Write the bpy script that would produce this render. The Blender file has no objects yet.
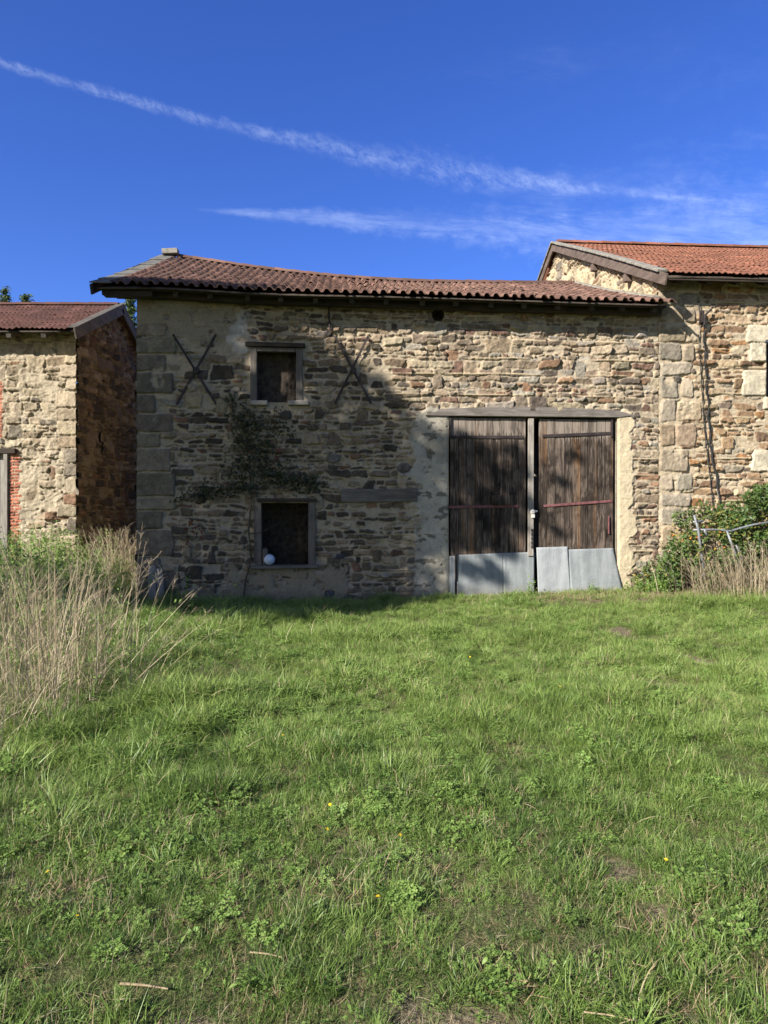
import bpy, math, random
import numpy as np
from mathutils import Vector, Matrix, noise as mnoise

random.seed(7)
RNG = np.random.default_rng(7)
R = math.radians
SC = bpy.context.scene
COL = SC.collection

# ------------------------------------------------------------------ camera, light, exposure
CAM_H = 1.55
FPX = 700.0
cd = bpy.data.cameras.new('camera')
cd.sensor_fit = 'VERTICAL'
cd.sensor_height = 36.0
cd.lens = FPX / 1024 * 36.0
cd.clip_start = 0.05
cd.clip_end = 2000
cam = bpy.data.objects.new('camera', cd)
COL.objects.link(cam)
cam.location = (0, 0, CAM_H)
cam.rotation_euler = (R(90), 0, 0)
SC.camera = cam

SUN_AZ, SUN_EL = 48.0, 30.0           # azimuth: to the left of straight behind the camera
SUN = Vector((-math.sin(R(SUN_AZ)) * math.cos(R(SUN_EL)), -math.cos(R(SUN_AZ)) * math.cos(R(SUN_EL)), math.sin(R(SUN_EL))))
sl = bpy.data.lights.new('sun', 'SUN')
sl.energy = 4.5
sl.angle = R(0.53)
sl.color = (1.0, 0.95, 0.875)
so = bpy.data.objects.new('sun', sl)
COL.objects.link(so)
so.rotation_euler = SUN.to_track_quat('Z', 'Y').to_euler()
so.location = SUN * 40

SC.view_settings.view_transform = 'Standard'
SC.view_settings.look = 'None'
SC.view_settings.exposure = 1.35
SC.view_settings.gamma = 1.0
SC.view_settings.use_curve_mapping = False
SC.cycles.use_denoising = True
SC.cycles.max_bounces = 6
SC.cycles.diffuse_bounces = 3
SC.cycles.glossy_bounces = 2
SC.cycles.transmission_bounces = 3
SC.cycles.transparent_max_bounces = 4
SC.cycles.caustics_reflective = False
SC.cycles.caustics_refractive = False


class NT:
    """short-hand for building a node tree"""
    def __init__(self, tree):
        self.t = tree
        tree.nodes.clear()

    def n(self, typ, ins=None, **props):
        nd = self.t.nodes.new(typ)
        for k, v in props.items():
            setattr(nd, k, v)
        for k, v in (ins or {}).items():
            s = nd.inputs[k]
            if isinstance(v, bpy.types.NodeSocket):
                self.t.links.new(v, s)
            else:
                s.default_value = v
        return nd

    def math(self, op, a, b=0.0, c=0.0, clamp=False):
        nd = self.n('ShaderNodeMath', operation=op, use_clamp=clamp)
        for i, v in enumerate((a, b, c)):
            if isinstance(v, bpy.types.NodeSocket):
                self.t.links.new(v, nd.inputs[i])
            else:
                nd.inputs[i].default_value = v
        return nd.outputs[0]

    def mix(self, f, a, b, blend='MIX'):
        nd = self.n('ShaderNodeMix', data_type='RGBA', blend_type=blend)
        for k, v in ((0, f), (6, a), (7, b)):
            if isinstance(v, bpy.types.NodeSocket):
                self.t.links.new(v, nd.inputs[k])
            else:
                nd.inputs[k].default_value = v if k == 0 else (tuple(v) + (1,) if len(v) == 3 else v)
        return nd.outputs[2]

    def ramp(self, f, stops, interp='LINEAR'):
        nd = self.n('ShaderNodeValToRGB', {0: f})
        nd.color_ramp.interpolation = interp
        e = nd.color_ramp.elements
        while len(e) < len(stops):
            e.new(0.5)
        for el, (p, c) in zip(e, stops):
            el.position = p
            el.color = tuple(c) + (1,) if not isinstance(c, (int, float)) else (c, c, c, 1)
        return nd.outputs[0]

    def maprange(self, v, a, b, c=0.0, d=1.0, smooth=True):
        nd = self.n('ShaderNodeMapRange', {0: v, 1: a, 2: b, 3: c, 4: d}, interpolation_type='SMOOTHSTEP' if smooth else 'LINEAR')
        return nd.outputs[0]

    def noise(self, vec, scale, detail=4.0, rough=0.55, out=0):
        return self.n('ShaderNodeTexNoise', {'Vector': vec, 'Scale': scale, 'Detail': detail, 'Roughness': rough}).outputs[out]


# ------------------------------------------------------------------ sky
world = bpy.data.worlds.new('World')
SC.world = world
world.use_nodes = True
w = NT(world.node_tree)
sky = w.n('ShaderNodeTexSky', sky_type='NISHITA', sun_disc=False, sun_elevation=R(SUN_EL),
          sun_rotation=math.atan2(SUN.x, SUN.y), altitude=700.0, air_density=1.0, dust_density=0.9, ozone_density=2.5)
tc = w.n('ShaderNodeTexCoord')
sep = w.n('ShaderNodeSeparateXYZ', {0: tc.outputs['Generated']})
yy = w.math('MAXIMUM', sep.outputs[1], 0.05)
ca = w.math('DIVIDE', sep.outputs[0], yy)
cb = w.math('DIVIDE', sep.outputs[2], yy)
front = w.maprange(sep.outputs[1], 0.1, 0.3)


def streak(c0, c1, c2, half_stops, fx, fy, thr, strength):
    """a thin high cloud band in the northern sky: bearing a, height b = c0 + c1 a + c2 a^2"""
    line = w.math('ADD', w.math('ADD', w.math('MULTIPLY', w.math('MULTIPLY', ca, ca), c2), w.math('MULTIPLY', ca, c1)), c0)
    d = w.math('SUBTRACT', cb, line)
    half = w.ramp(w.maprange(ca, -0.7, 0.8, smooth=False), half_stops)
    ad = w.math('DIVIDE', w.math('ABSOLUTE', d), w.math('MAXIMUM', half, 0.001))
    body = w.maprange(w.math('ADD', ad, w.maprange(w.noise(w.n('ShaderNodeCombineXYZ', {0: w.math('MULTIPLY', ca, 30.0), 1: w.math('MULTIPLY', d, 40.0)}).outputs[0], 1.0, 4.0, 0.6), 0.3, 0.7, -0.4, 0.4, smooth=False)), 0.0, 1.15, 1.0, 0.0)
    vec = w.n('ShaderNodeCombineXYZ', {0: w.math('MULTIPLY', w.math('ADD', ca, w.math('MULTIPLY', d, 0.45)), fx), 1: w.math('MULTIPLY', d, fy), 2: 3.1 * fx}).outputs[0]
    wrp = w.noise(vec, 0.35, 3.0, 0.6, out=1)
    vec = w.n('ShaderNodeVectorMath', {0: vec, 1: w.n('ShaderNodeVectorMath', {0: wrp, 1: (2.2, 2.2, 2.2)}, operation='MULTIPLY').outputs[0]}, operation='ADD').outputs[0]
    nz = w.noise(vec, 1.0, 8.0, 0.72)
    tex = w.maprange(nz, thr, thr + 0.42)
    big = w.maprange(w.noise(w.n('ShaderNodeCombineXYZ', {0: w.math('MULTIPLY', ca, 7.0), 1: w.math('MULTIPLY', d, 12.0)}).outputs[0], 1.0, 3.0), 0.3, 0.62, 0.35, 1.0)
    return w.math('MULTIPLY', w.math('MULTIPLY', body, tex), w.math('MULTIPLY', w.math('MULTIPLY', big, w.maprange(half, 0.0022, 0.006, 0.0, strength)), front))


s1 = streak(0.5059, -0.1846, 0.1201, [(0.0, 0.008), (0.1, 0.009), (0.35, 0.012), (0.53, 0.030), (0.62, 0.017), (0.72, 0.007), (0.76, 0.005), (0.79, 0.001), (1.0, 0.0)], 60.0, 70.0, 0.29, 0.165)
s2 = streak(0.415, -0.06, 0.02, [(0.0, 0.001), (0.28, 0.002), (0.36, 0.010), (0.55, 0.030), (0.75, 0.08), (1.0, 0.12)], 6.0, 30.0, 0.28, 0.22)
s3 = streak(0.455, 0.02, 0.02, [(0.0, 0.0), (0.55, 0.002), (0.68, 0.05), (0.85, 0.10), (1.0, 0.14)], 5.0, 14.0, 0.36, 0.11)
s4 = streak(0.62, 0.05, 0.05, [(0.0, 0.0), (0.50, 0.002), (0.62, 0.05), (0.8, 0.10), (1.0, 0.10)], 5.0, 12.0, 0.40, 0.035)
cl = w.math('MINIMUM', w.math('ADD', w.math('ADD', s1, s2), w.math('ADD', s3, s4)), 0.6)
hsv = w.n('ShaderNodeHueSaturation', {'Hue': 0.512, 'Saturation': 1.22, 'Value': 1.0, 'Color': sky.outputs[0]})
# clear autumn sky: deepest blue away from the sun, paler towards it
dt = w.n('ShaderNodeVectorMath', {0: tc.outputs['Generated'], 1: tuple(SUN)}, operation='DOT_PRODUCT').outputs[1]
tint = w.mix(w.maprange(dt, 0.02, 0.45), (0.82, 0.98, 1.46), (0.98, 0.93, 0.88))
skyc = w.mix(1.0, hsv.outputs[0], tint, 'MULTIPLY')
final = w.mix(cl, skyc, (9.0, 10.2, 12.0))
bg = w.n('ShaderNodeBackground', {'Color': final, 'Strength': 0.058})
w.n('ShaderNodeOutputWorld', {0: bg.outputs[0]})

# ------------------------------------------------------------------ helpers


def tag(o, label=None, cat=None, group=None, kind=None):
    for k, v in (('label', label), ('category', cat), ('group', group), ('kind', kind)):
        if v:
            o[k] = v
    return o


def empty(name, loc=(0, 0, 0), rz=0.0, label=None, cat=None, group=None):
    o = bpy.data.objects.new(name, None)
    o.empty_display_size = 0.2
    COL.objects.link(o)
    o.location = loc
    o.rotation_euler = (0, 0, rz)
    return tag(o, label, cat, group)


def link(name, me, mat=None, parent=None):
    o = bpy.data.objects.new(name, me)
    if mat is not None and len(me.materials) == 0:
        me.materials.append(mat)
    COL.objects.link(o)
    if parent is not None:
        o.parent = parent
    return o


def np_mesh(name, V, F, attrs=None, smooth=False):
    """mesh from arrays; F is (n,4) or (n,3); attrs name -> (n,) float or (n,3/4) colour per vertex"""
    V = np.asarray(V, np.float32)
    F = np.asarray(F, np.int32)
    me = bpy.data.meshes.new(name)
    me.vertices.add(len(V))
    me.vertices.foreach_set('co', V.ravel())
    k = F.shape[1]
    me.loops.add(F.size)
    me.loops.foreach_set('vertex_index', F.ravel())
    me.polygons.add(len(F))
    me.polygons.foreach_set('loop_start', np.arange(0, F.size, k, dtype=np.int32))
    if smooth:
        me.polygons.foreach_set('use_smooth', np.ones(len(F), bool))
    me.update(calc_edges=True)
    for an, a in (attrs or {}).items():
        a = np.asarray(a, np.float32)
        if a.ndim == 1:
            at = me.attributes.new(an, 'FLOAT', 'POINT')
            at.data.foreach_set('value', a)
        else:
            at = me.attributes.new(an, 'FLOAT_COLOR', 'POINT')
            if a.shape[1] == 3:
                a = np.concatenate([a, np.ones((len(a), 1), np.float32)], 1)
            at.data.foreach_set('color', a.ravel())
    return me


class MB:
    """collects boxes, bars, tubes into one mesh"""
    def __init__(self):
        self.v, self.f = [], []

    def add(self, vs, fs):
        o = len(self.v)
        self.v += [tuple(p) for p in vs]
        self.f += [tuple(i + o for i in f) for f in fs]

    def box(self, c, s, rot=None, taper=0.0):
        hx, hy, hz = s[0] / 2, s[1] / 2, s[2] / 2
        vs = [Vector((x * hx, y * hy, z * hz)) for z in (-1, 1) for y in (-1, 1) for x in (-1, 1)]
        if rot is not None:
            vs = [rot @ v for v in vs]
        c = Vector(c)
        self.add([v + c for v in vs], [(0, 2, 3, 1), (4, 5, 7, 6), (0, 1, 5, 4), (2, 6, 7, 3), (0, 4, 6, 2), (1, 3, 7, 5)])

    def bar(self, a, b, wd, th, up=(0, 0, 1)):
        """rectangular bar from a to b"""
        a, b = Vector(a), Vector(b)
        z = (b - a)
        L = z.length
        z.normalize()
        x = Vector(up).cross(z)
        if x.length < 1e-4:
            x = Vector((1, 0, 0)).cross(z)
        x.normalize()
        y = z.cross(x)
        m = Matrix((x, y, z)).transposed()
        self.box((a + b) / 2, (wd, th, L), m)

    def tube(self, pts, rad, n=8, cap=True):
        pts = [Vector(p) for p in pts]
        rads = rad if isinstance(rad, (list, tuple)) else [rad] * len(pts)
        rings = []
        for i, p in enumerate(pts):
            d = (pts[min(i + 1, len(pts) - 1)] - pts[max(i - 1, 0)]).normalized()
            x = d.cross(Vector((0, 0, 1)))
            if x.length < 0.05:
                x = d.cross(Vector((0, 1, 0)))
            x.normalize()
            y = d.cross(x)
            rings.append([p + (x * math.cos(2 * math.pi * k / n) + y * math.sin(2 * math.pi * k / n)) * rads[i] for k in range(n)])
        fs = []
        for i in range(len(pts) - 1):
            for k in range(n):
                fs.append((i * n + k, i * n + (k + 1) % n, (i + 1) * n + (k + 1) % n, (i + 1) * n + k))
        if cap:
            fs.append(tuple(range(n - 1, -1, -1)))
            fs.append(tuple((len(pts) - 1) * n + k for k in range(n)))
        self.add([v for r in rings for v in r], fs)

    def build(self, name, mat=None, parent=None, bevel=0.0, smooth=False):
        me = bpy.data.meshes.new(name)
        me.from_pydata(self.v, [], self.f)
        me.update()
        if smooth:
            for p in me.polygons:
                p.use_smooth = True
        o = link(name, me, mat, parent)
        if bevel > 0:
            b = o.modifiers.new('bevel', 'BEVEL')
            b.width = bevel
            b.segments = 2
            b.limit_method = 'ANGLE'
        return o


def smoothstep(x, a=0.0, b=1.0):
    t = np.clip((x - a) / (b - a), 0, 1)
    return t * t * (3 - 2 * t)


def vnoise(x, y, seed=0):
    """smooth value noise on arrays, about -1..1"""
    x = np.asarray(x, np.float64)
    y = np.asarray(y, np.float64)
    xi, yi = np.floor(x).astype(np.int64), np.floor(y).astype(np.int64)
    fx, fy = x - xi, y - yi
    fx, fy = fx * fx * (3 - 2 * fx), fy * fy * (3 - 2 * fy)

    def h(i, j):
        n = (i * 374761393 + j * 668265263 + seed * 982451653) & 0xFFFFFFFF
        n = ((n ^ (n >> 13)) * 1274126177) & 0xFFFFFFFF
        n = n ^ (n >> 16)
        return (n & 0xFFFF) / 32767.5 - 1.0
    a = h(xi, yi) * (1 - fx) + h(xi + 1, yi) * fx
    b = h(xi, yi + 1) * (1 - fx) + h(xi + 1, yi + 1) * fx
    return a * (1 - fy) + b * fy


def fbm(x, y, seed=0, octv=4, gain=0.5):
    s, amp, tot = 0.0, 1.0, 0.0
    for o in range(octv):
        s = s + amp * vnoise(x * 2 ** o + 17.3 * o, y * 2 ** o - 9.1 * o, seed + o)
        tot += amp
        amp *= gain
    return s / tot


# ------------------------------------------------------------------ materials
def new_mat(name):
    m = bpy.data.materials.new(name)
    m.use_nodes = True
    return m, NT(m.node_tree)


def finish(nt, color, rough=0.9, spec=0.2, metal=0.0, bump=None, bump_dist=0.01, bump_str=0.6, trans=0.0):
    ins = {'Base Color': color if isinstance(color, bpy.types.NodeSocket) else tuple(color) + (1,), 'Roughness': rough,
           'Specular IOR Level': spec, 'Metallic': metal}
    if bump is not None:
        b = nt.n('ShaderNodeBump', {'Height': bump, 'Distance': bump_dist, 'Strength': bump_str})
        ins['Normal'] = b.outputs[0]
    p = nt.n('ShaderNodeBsdfPrincipled', ins)
    out = p.outputs[0]
    if trans > 0:
        tr = nt.n('ShaderNodeBsdfTranslucent', {'Color': ins['Base Color']})
        out = nt.n('ShaderNodeMixShader', {0: trans, 1: out, 2: tr.outputs[0]}).outputs[0]
    nt.n('ShaderNodeOutputMaterial', {0: out})


def mat_masonry(name, bump=0.9):
    m, t = new_mat(name)
    at = t.n('ShaderNodeAttribute', attribute_name='Col')
    pos = t.n('ShaderNodeTexCoord').outputs['Object']
    n1 = t.noise(pos, 55.0, 5.0, 0.65)
    n2 = t.noise(pos, 9.0, 5.0, 0.6)
    n3 = t.noise(pos, 170.0, 2.0, 0.6)
    g = t.math('ADD', t.maprange(n1, 0.25, 0.75, 0.66, 1.32, smooth=False), t.maprange(n3, 0.3, 0.7, -0.12, 0.12, smooth=False))
    c = t.mix(1.0, at.outputs['Color'], t.n('ShaderNodeCombineColor', {0: g, 1: g, 2: g}).outputs[0], 'MULTIPLY')
    c = t.mix(t.maprange(n2, 0.55, 0.8, 0.0, 0.35), c, (0.15, 0.13, 0.105))
    hgt = t.math('ADD', t.math('MULTIPLY', n1, 0.7), t.math('MULTIPLY', n3, 0.4))
    finish(t, c, 0.93, 0.15, bump=hgt, bump_dist=0.022, bump_str=bump)
    return m


def mat_wood(name, c1, c2, axis='Z', scale=9.0, rough=0.85, top_bleach=None, bump=0.6, streak=0.5, knots=True, warm=None, island=0.35, band=(0.36, 0.64)):
    """weathered timber: grain drawn out along one object axis, per-board variation"""
    m, t = new_mat(name)
    geo = t.n('ShaderNodeNewGeometry')
    oc = t.n('ShaderNodeTexCoord').outputs['Object']
    isl = geo.outputs['Random Per Island']
    off = t.n('ShaderNodeVectorMath', {0: oc, 1: t.n('ShaderNodeCombineXYZ', {0: t.math('MULTIPLY', isl, 31.0), 1: t.math('MULTIPLY', isl, 17.0), 2: t.math('MULTIPLY', isl, 23.0)}).outputs[0]}, operation='ADD').outputs[0]
    sc = {'X': (0.06, 1, 1), 'Y': (1, 0.06, 1), 'Z': (1, 1, 0.06)}[axis]
    v = t.n('ShaderNodeVectorMath', {0: off, 1: sc}, operation='MULTIPLY').outputs[0]
    warp = t.noise(off, 1.6, 2.0, 0.5, out=1)
    v = t.n('ShaderNodeVectorMath', {0: v, 1: t.n('ShaderNodeVectorMath', {0: warp, 1: (0.10, 0.10, 0.10)}, operation='MULTIPLY').outputs[0]}, operation='ADD').outputs[0]
    g1 = t.noise(v, scale * 4, 6.0, 0.7)
    g2 = t.noise(v, scale, 4.0, 0.6)
    f = t.math('ADD', t.math('MULTIPLY', g1, 0.55), t.math('MULTIPLY', g2, 0.45))
    f = t.maprange(f, *band)
    f = t.math('ADD', t.math('MULTIPLY', f, 1.0 - island), t.math('MULTIPLY', isl, island), clamp=True)
    c = t.mix(f, c1, c2)
    if warm is not None:
        wn = t.maprange(t.noise(v, 3.2, 3.0, 0.5), 0.52, 0.68, 0.0, 0.75)
        c = t.mix(wn, c, warm)
    patch = t.maprange(t.noise(off, 2.6, 4.0, 0.6), 0.45, 0.72, 0.0, streak)
    c = t.mix(patch, c, tuple(x * 0.4 for x in c1))
    if top_bleach is not None:
        z0, z1, tint = top_bleach
        zz = t.n('ShaderNodeSeparateXYZ', {0: oc}).outputs[2]
        zz = t.math('ADD', zz, t.maprange(g1, 0.3, 0.7, -0.16, 0.16, smooth=False))
        c = t.mix(t.math('MULTIPLY', t.maprange(zz, z0, z1, 0.0, 0.85), t.maprange(g2, 0.36, 0.56, 0.35, 1.0)), c, tint)
    finish(t, c, rough, 0.2, bump=g1, bump_dist=0.012, bump_str=bump)
    return m


def mat_tile(name, base, dark, moss, vary=0.5, stain=0.5):
    m, t = new_mat(name)
    geo = t.n('ShaderNodeNewGeometry')
    oc = t.n('ShaderNodeTexCoord').outputs['Object']
    isl = geo.outputs['Random Per Island']
    n1 = t.noise(oc, 7.0, 5.0, 0.65)
    n2 = t.noise(oc, 45.0, 4.0, 0.6)
    n3 = t.noise(oc, 0.9, 3.0, 0.6)
    c = t.mix(t.math('MULTIPLY', isl, vary), base, dark)
    c = t.mix(t.maprange(t.math('FRACT', t.math('MULTIPLY', isl, 7.31)), 0.86, 0.95, 0.0, 0.55), c, tuple(min(1, x * 1.6) for x in base))
    c = t.mix(t.maprange(n1, 0.44, 0.7, 0.0, stain), c, moss)
    c = t.mix(t.maprange(n3, 0.45, 0.65, 0.0, stain * 0.8), c, dark)
    c = t.mix(t.maprange(n2, 0.52, 0.75, 0.0, 0.5), c, tuple(x * 0.45 for x in dark))
    finish(t, c, 0.95, 0.05, bump=n2, bump_dist=0.01, bump_str=0.5)
    return m


def mat_plain(name, c1, c2, scale=6.0, rough=0.85, metal=0.0, spec=0.3, bump=0.35, bdist=0.01, rand=0.0):
    m, t = new_mat(name)
    oc = t.n('ShaderNodeTexCoord').outputs['Object']
    n1 = t.noise(oc, scale, 6.0, 0.65)
    n2 = t.noise(oc, scale * 7, 3.0, 0.6)
    c = t.mix(t.maprange(t.math('ADD', t.math('MULTIPLY', n1, 0.7), t.math('MULTIPLY', n2, 0.3)), 0.35, 0.65), c1, c2)
    finish(t, c, rough, spec, metal, bump=n2, bump_dist=bdist, bump_str=bump)
    return m


def mat_leaf(name, cols, trans=0.3, rough=0.55, spec=0.25, var=0.5, pscale=0.9, straw=None, yshift=None):
    """foliage / grass: colours picked by a per-leaf value, shifted by slow variation over the ground"""
    m, t = new_mat(name)
    at = t.n('ShaderNodeAttribute', attribute_name='lv').outputs['Fac']
    oi = t.n('ShaderNodeObjectInfo').outputs['Random']
    geo = t.n('ShaderNodeNewGeometry')
    n1 = t.math('ADD', t.math('MULTIPLY', t.noise(geo.outputs['Position'], pscale, 4.0, 0.6), 0.6), t.math('MULTIPLY', t.noise(geo.outputs['Position'], pscale * 0.28, 3.0, 0.6), 0.4))
    f = t.math('ADD', t.math('MULTIPLY', at, 1 - var), t.math('MULTIPLY', t.math('ADD', t.math('MULTIPLY', oi, 0.4), t.math('MULTIPLY', t.maprange(n1, 0.36, 0.64), 0.6)), var), clamp=True)
    if yshift is not None:      # lighter, yellower ramp colours with growing y
        py = t.n('ShaderNodeSeparateXYZ', {0: geo.outputs['Position']}).outputs[1]
        f = t.math('ADD', f, t.maprange(py, yshift[0], yshift[1], -yshift[2], yshift[2]), clamp=True)
    k = len(cols)
    c = t.ramp(f, [(i / max(1, k - 1), cc) for i, cc in enumerate(cols)])
    if straw is not None:
        c = t.mix(t.math('GREATER_THAN', at, straw[0]), c, straw[1])
    finish(t, c, rough, spec, trans=trans)
    return m


M = {}
M['barn_wall'] = mat_masonry('barn_masonry')
M['house_wall'] = mat_masonry('house_masonry')
M['shed_wall'] = mat_masonry('outbuilding_masonry', 1.2)
M['door'] = mat_wood('door_boards', (0.012, 0.008, 0.006), (0.235, 0.180, 0.140), 'Z', 10, streak=0.9, warm=(0.20, 0.105, 0.045), top_bleach=(2.86, 3.0, (0.23, 0.19, 0.155)), bump=1.0, island=0.26, band=(0.42, 0.70))
M['batten'] = mat_wood('batten_wood', (0.19, 0.165, 0.14), (0.40, 0.36, 0.31), 'Z', 9, streak=0.5)
M['lintel'] = mat_wood('lintel_wood', (0.085, 0.074, 0.064), (0.225, 0.195, 0.168), 'X', 9, streak=0.45)
M['frame'] = mat_wood('window_frame_wood', (0.065, 0.055, 0.046), (0.175, 0.15, 0.126), 'Z', 10, streak=0.4)
M['beam'] = mat_wood('beam_wood', (0.09, 0.077, 0.064), (0.20, 0.172, 0.145), 'X', 9, streak=0.4)
M['darkwood'] = mat_wood('dark_roof_timber', (0.022, 0.017, 0.013), (0.065, 0.050, 0.038), 'X', 8)
M['darkwood_y'] = mat_wood('dark_rafter_timber', (0.028, 0.022, 0.017), (0.085, 0.066, 0.05), 'Y', 8)
M['barge'] = mat_wood('barge_board_wood', (0.075, 0.054, 0.044), (0.175, 0.132, 0.11), 'Y', 8, streak=0.35)
M['barge_gray'] = mat_wood('grey_barge_wood', (0.055, 0.049, 0.042), (0.140, 0.124, 0.105), 'Y', 8, streak=0.35)
M['graywood'] = mat_wood('grey_weathered_board', (0.15, 0.135, 0.115), (0.30, 0.275, 0.24), 'Z', 8, streak=0.3)
M['tile_old'] = mat_tile('old_roman_tile', (0.175, 0.100, 0.077), (0.070, 0.044, 0.036), (0.120, 0.094, 0.072), 0.75, 0.55)
M['tile_orange'] = mat_tile('orange_tile', (0.225, 0.096, 0.062), (0.120, 0.058, 0.042), (0.145, 0.090, 0.058), 0.65, 0.5)
M['tile_red'] = mat_tile('red_tile', (0.120, 0.060, 0.050), (0.062, 0.037, 0.033), (0.105, 0.072, 0.056), 0.6, 0.4)
M['slate'] = mat_plain('grey_slate', (0.075, 0.072, 0.065), (0.16, 0.152, 0.135), 5.0, 0.9)
M['cement'] = mat_plain('grey_cement', (0.13, 0.12, 0.10), (0.27, 0.25, 0.21), 8.0, 0.92)
M['iron'] = mat_plain('rusty_iron', (0.018, 0.014, 0.014), (0.05, 0.037, 0.034), 12.0, 0.75, 0.3, 0.4)
M['redpaint'] = mat_plain('old_red_painted_iron', (0.10, 0.035, 0.035), (0.20, 0.085, 0.085), 14.0, 0.7, 0.1)
M['black'] = mat_plain('black_cable_rubber', (0.012, 0.012, 0.012), (0.03, 0.03, 0.03), 20.0, 0.6)
def mat_sheet(name, c1, c2):
    m, t = new_mat(name)
    oc = t.n('ShaderNodeTexCoord').outputs['Object']
    st = t.n('ShaderNodeVectorMath', {0: oc, 1: (7.0, 7.0, 0.7)}, operation='MULTIPLY').outputs[0]
    n1 = t.noise(st, 1.6, 5.0, 0.65)
    n2 = t.noise(oc, 5.0, 6.0, 0.7)
    n3 = t.noise(oc, 38.0, 4.0, 0.6)
    z = t.n('ShaderNodeSeparateXYZ', {0: oc}).outputs[2]
    c = t.mix(t.maprange(t.math('ADD', t.math('MULTIPLY', n1, 0.6), t.math('MULTIPLY', n2, 0.4)), 0.36, 0.64), c1, c2)
    c = t.mix(t.maprange(n3, 0.56, 0.72, 0.0, 0.35), c, (0.36, 0.37, 0.37))
    c = t.mix(t.maprange(n2, 0.62, 0.76, 0.0, 0.6), c, (0.13, 0.085, 0.055))
    mud = t.math('MULTIPLY', t.maprange(z, 0.02, 0.30, 1.0, 0.0), t.maprange(n2, 0.30, 0.62))
    c = t.mix(t.math('MULTIPLY', mud, 0.7), c, (0.15, 0.125, 0.085))
    finish(t, c, 0.7, 0.2, 0.05, bump=n2, bump_dist=0.03, bump_str=0.35)
    return m


M['galv'] = mat_sheet('galvanised_sheet', (0.165, 0.180, 0.182), (0.245, 0.258, 0.258))
M['galv2'] = mat_sheet('pale_galvanised_sheet', (0.215, 0.228, 0.232), (0.30, 0.312, 0.315))
M['pipe'] = mat_plain('galvanised_pipe', (0.12, 0.125, 0.13), (0.26, 0.27, 0.28), 9.0, 0.5, 0.3)
M['brick'] = mat_plain('red_brick', (0.42, 0.13, 0.075), (0.55, 0.22, 0.14), 14.0, 0.9)
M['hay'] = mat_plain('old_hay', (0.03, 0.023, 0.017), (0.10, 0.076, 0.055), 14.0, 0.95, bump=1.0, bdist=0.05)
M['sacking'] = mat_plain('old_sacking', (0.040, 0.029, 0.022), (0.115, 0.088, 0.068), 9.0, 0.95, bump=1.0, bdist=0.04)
M['plaster_in'] = mat_plain('reveal_stone', (0.20, 0.175, 0.135), (0.33, 0.285, 0.22), 7.0, 0.93, bump=0.8, bdist=0.03)
M['sill'] = mat_plain('sill_stone', (0.20, 0.18, 0.15), (0.32, 0.29, 0.24), 9.0, 0.9)
M['ball'] = mat_plain('pale_blue_ball', (0.36, 0.42, 0.50), (0.58, 0.63, 0.70), 7.0, 0.45, bump=0.05)
M['white'] = mat_plain('pale_fitting', (0.55, 0.52, 0.46), (0.7, 0.67, 0.6), 8.0, 0.6)
M['bark'] = mat_plain('bark', (0.055, 0.042, 0.03), (0.14, 0.11, 0.08), 9.0, 0.95, bump=1.0, bdist=0.05)
M['straw_stick'] = mat_plain('dry_stick', (0.20, 0.15, 0.085), (0.36, 0.28, 0.17), 12.0, 0.9)
M['grass'] = mat_leaf('lawn_grass_blades', [(0.056, 0.103, 0.026), (0.134, 0.213, 0.046), (0.238, 0.328, 0.080), (0.362, 0.425, 0.142)], 0.40, 0.45, 0.34, 0.6, 1.9, straw=(0.965, (0.42, 0.35, 0.20)), yshift=(2.5, 6.5, 0.12))
M['weed'] = mat_leaf('broad_weed_leaves', [(0.080, 0.150, 0.036), (0.170, 0.270, 0.06), (0.275, 0.37, 0.105)], 0.35, 0.5, 0.25, 0.4, 2.2)
M['dry'] = mat_leaf('dry_grass_blades', [(0.20, 0.15, 0.095), (0.36, 0.29, 0.19), (0.52, 0.44, 0.31)], 0.25, 0.7, 0.15, 0.3)
M['dryred'] = mat_leaf('dry_reddish_grass', [(0.24, 0.155, 0.09), (0.36, 0.25, 0.15), (0.44, 0.34, 0.21)], 0.25, 0.7, 0.15, 0.3)
M['tree_leaf'] = mat_leaf('tree_leaves', [(0.035, 0.065, 0.018), (0.07, 0.12, 0.03), (0.10, 0.15, 0.035)], 0.3, 0.5, 0.3, 0.3)
M['conifer'] = mat_leaf('conifer_needles', [(0.035, 0.065, 0.028), (0.075, 0.115, 0.04), (0.13, 0.16, 0.055)], 0.15, 0.6, 0.2, 0.3)
M['vine'] = mat_leaf('vine_leaves', [(0.022, 0.026, 0.012), (0.038, 0.048, 0.018), (0.062, 0.068, 0.026)], 0.2, 0.45, 0.3, 0.3)
M['vine_red'] = mat_leaf('red_vine_leaves', [(0.10, 0.025, 0.02), (0.16, 0.05, 0.03)], 0.2, 0.5, 0.3, 0.3)
M['bramble'] = mat_leaf('bramble_leaves', [(0.04, 0.075, 0.022), (0.075, 0.12, 0.03), (0.13, 0.17, 0.04), (0.25, 0.23, 0.06), (0.34, 0.24, 0.07)], 0.3, 0.5, 0.3, 0.25, 1.2)
M['bramble_green'] = mat_leaf('bramble_green_leaves', [(0.035, 0.07, 0.02), (0.075, 0.125, 0.03), (0.12, 0.17, 0.045)], 0.25, 0.45, 0.35, 0.25, 1.2)
M['fallen'] = mat_leaf('autumn_leaves', [(0.45, 0.30, 0.04), (0.50, 0.20, 0.04), (0.45, 0.08, 0.03)], 0.3, 0.55, 0.2, 0.1)
M['yellow'] = mat_plain('dandelion_petals', (0.75, 0.50, 0.02), (0.80, 0.60, 0.03), 30, 0.6)

# ------------------------------------------------------------------ ground


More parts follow.
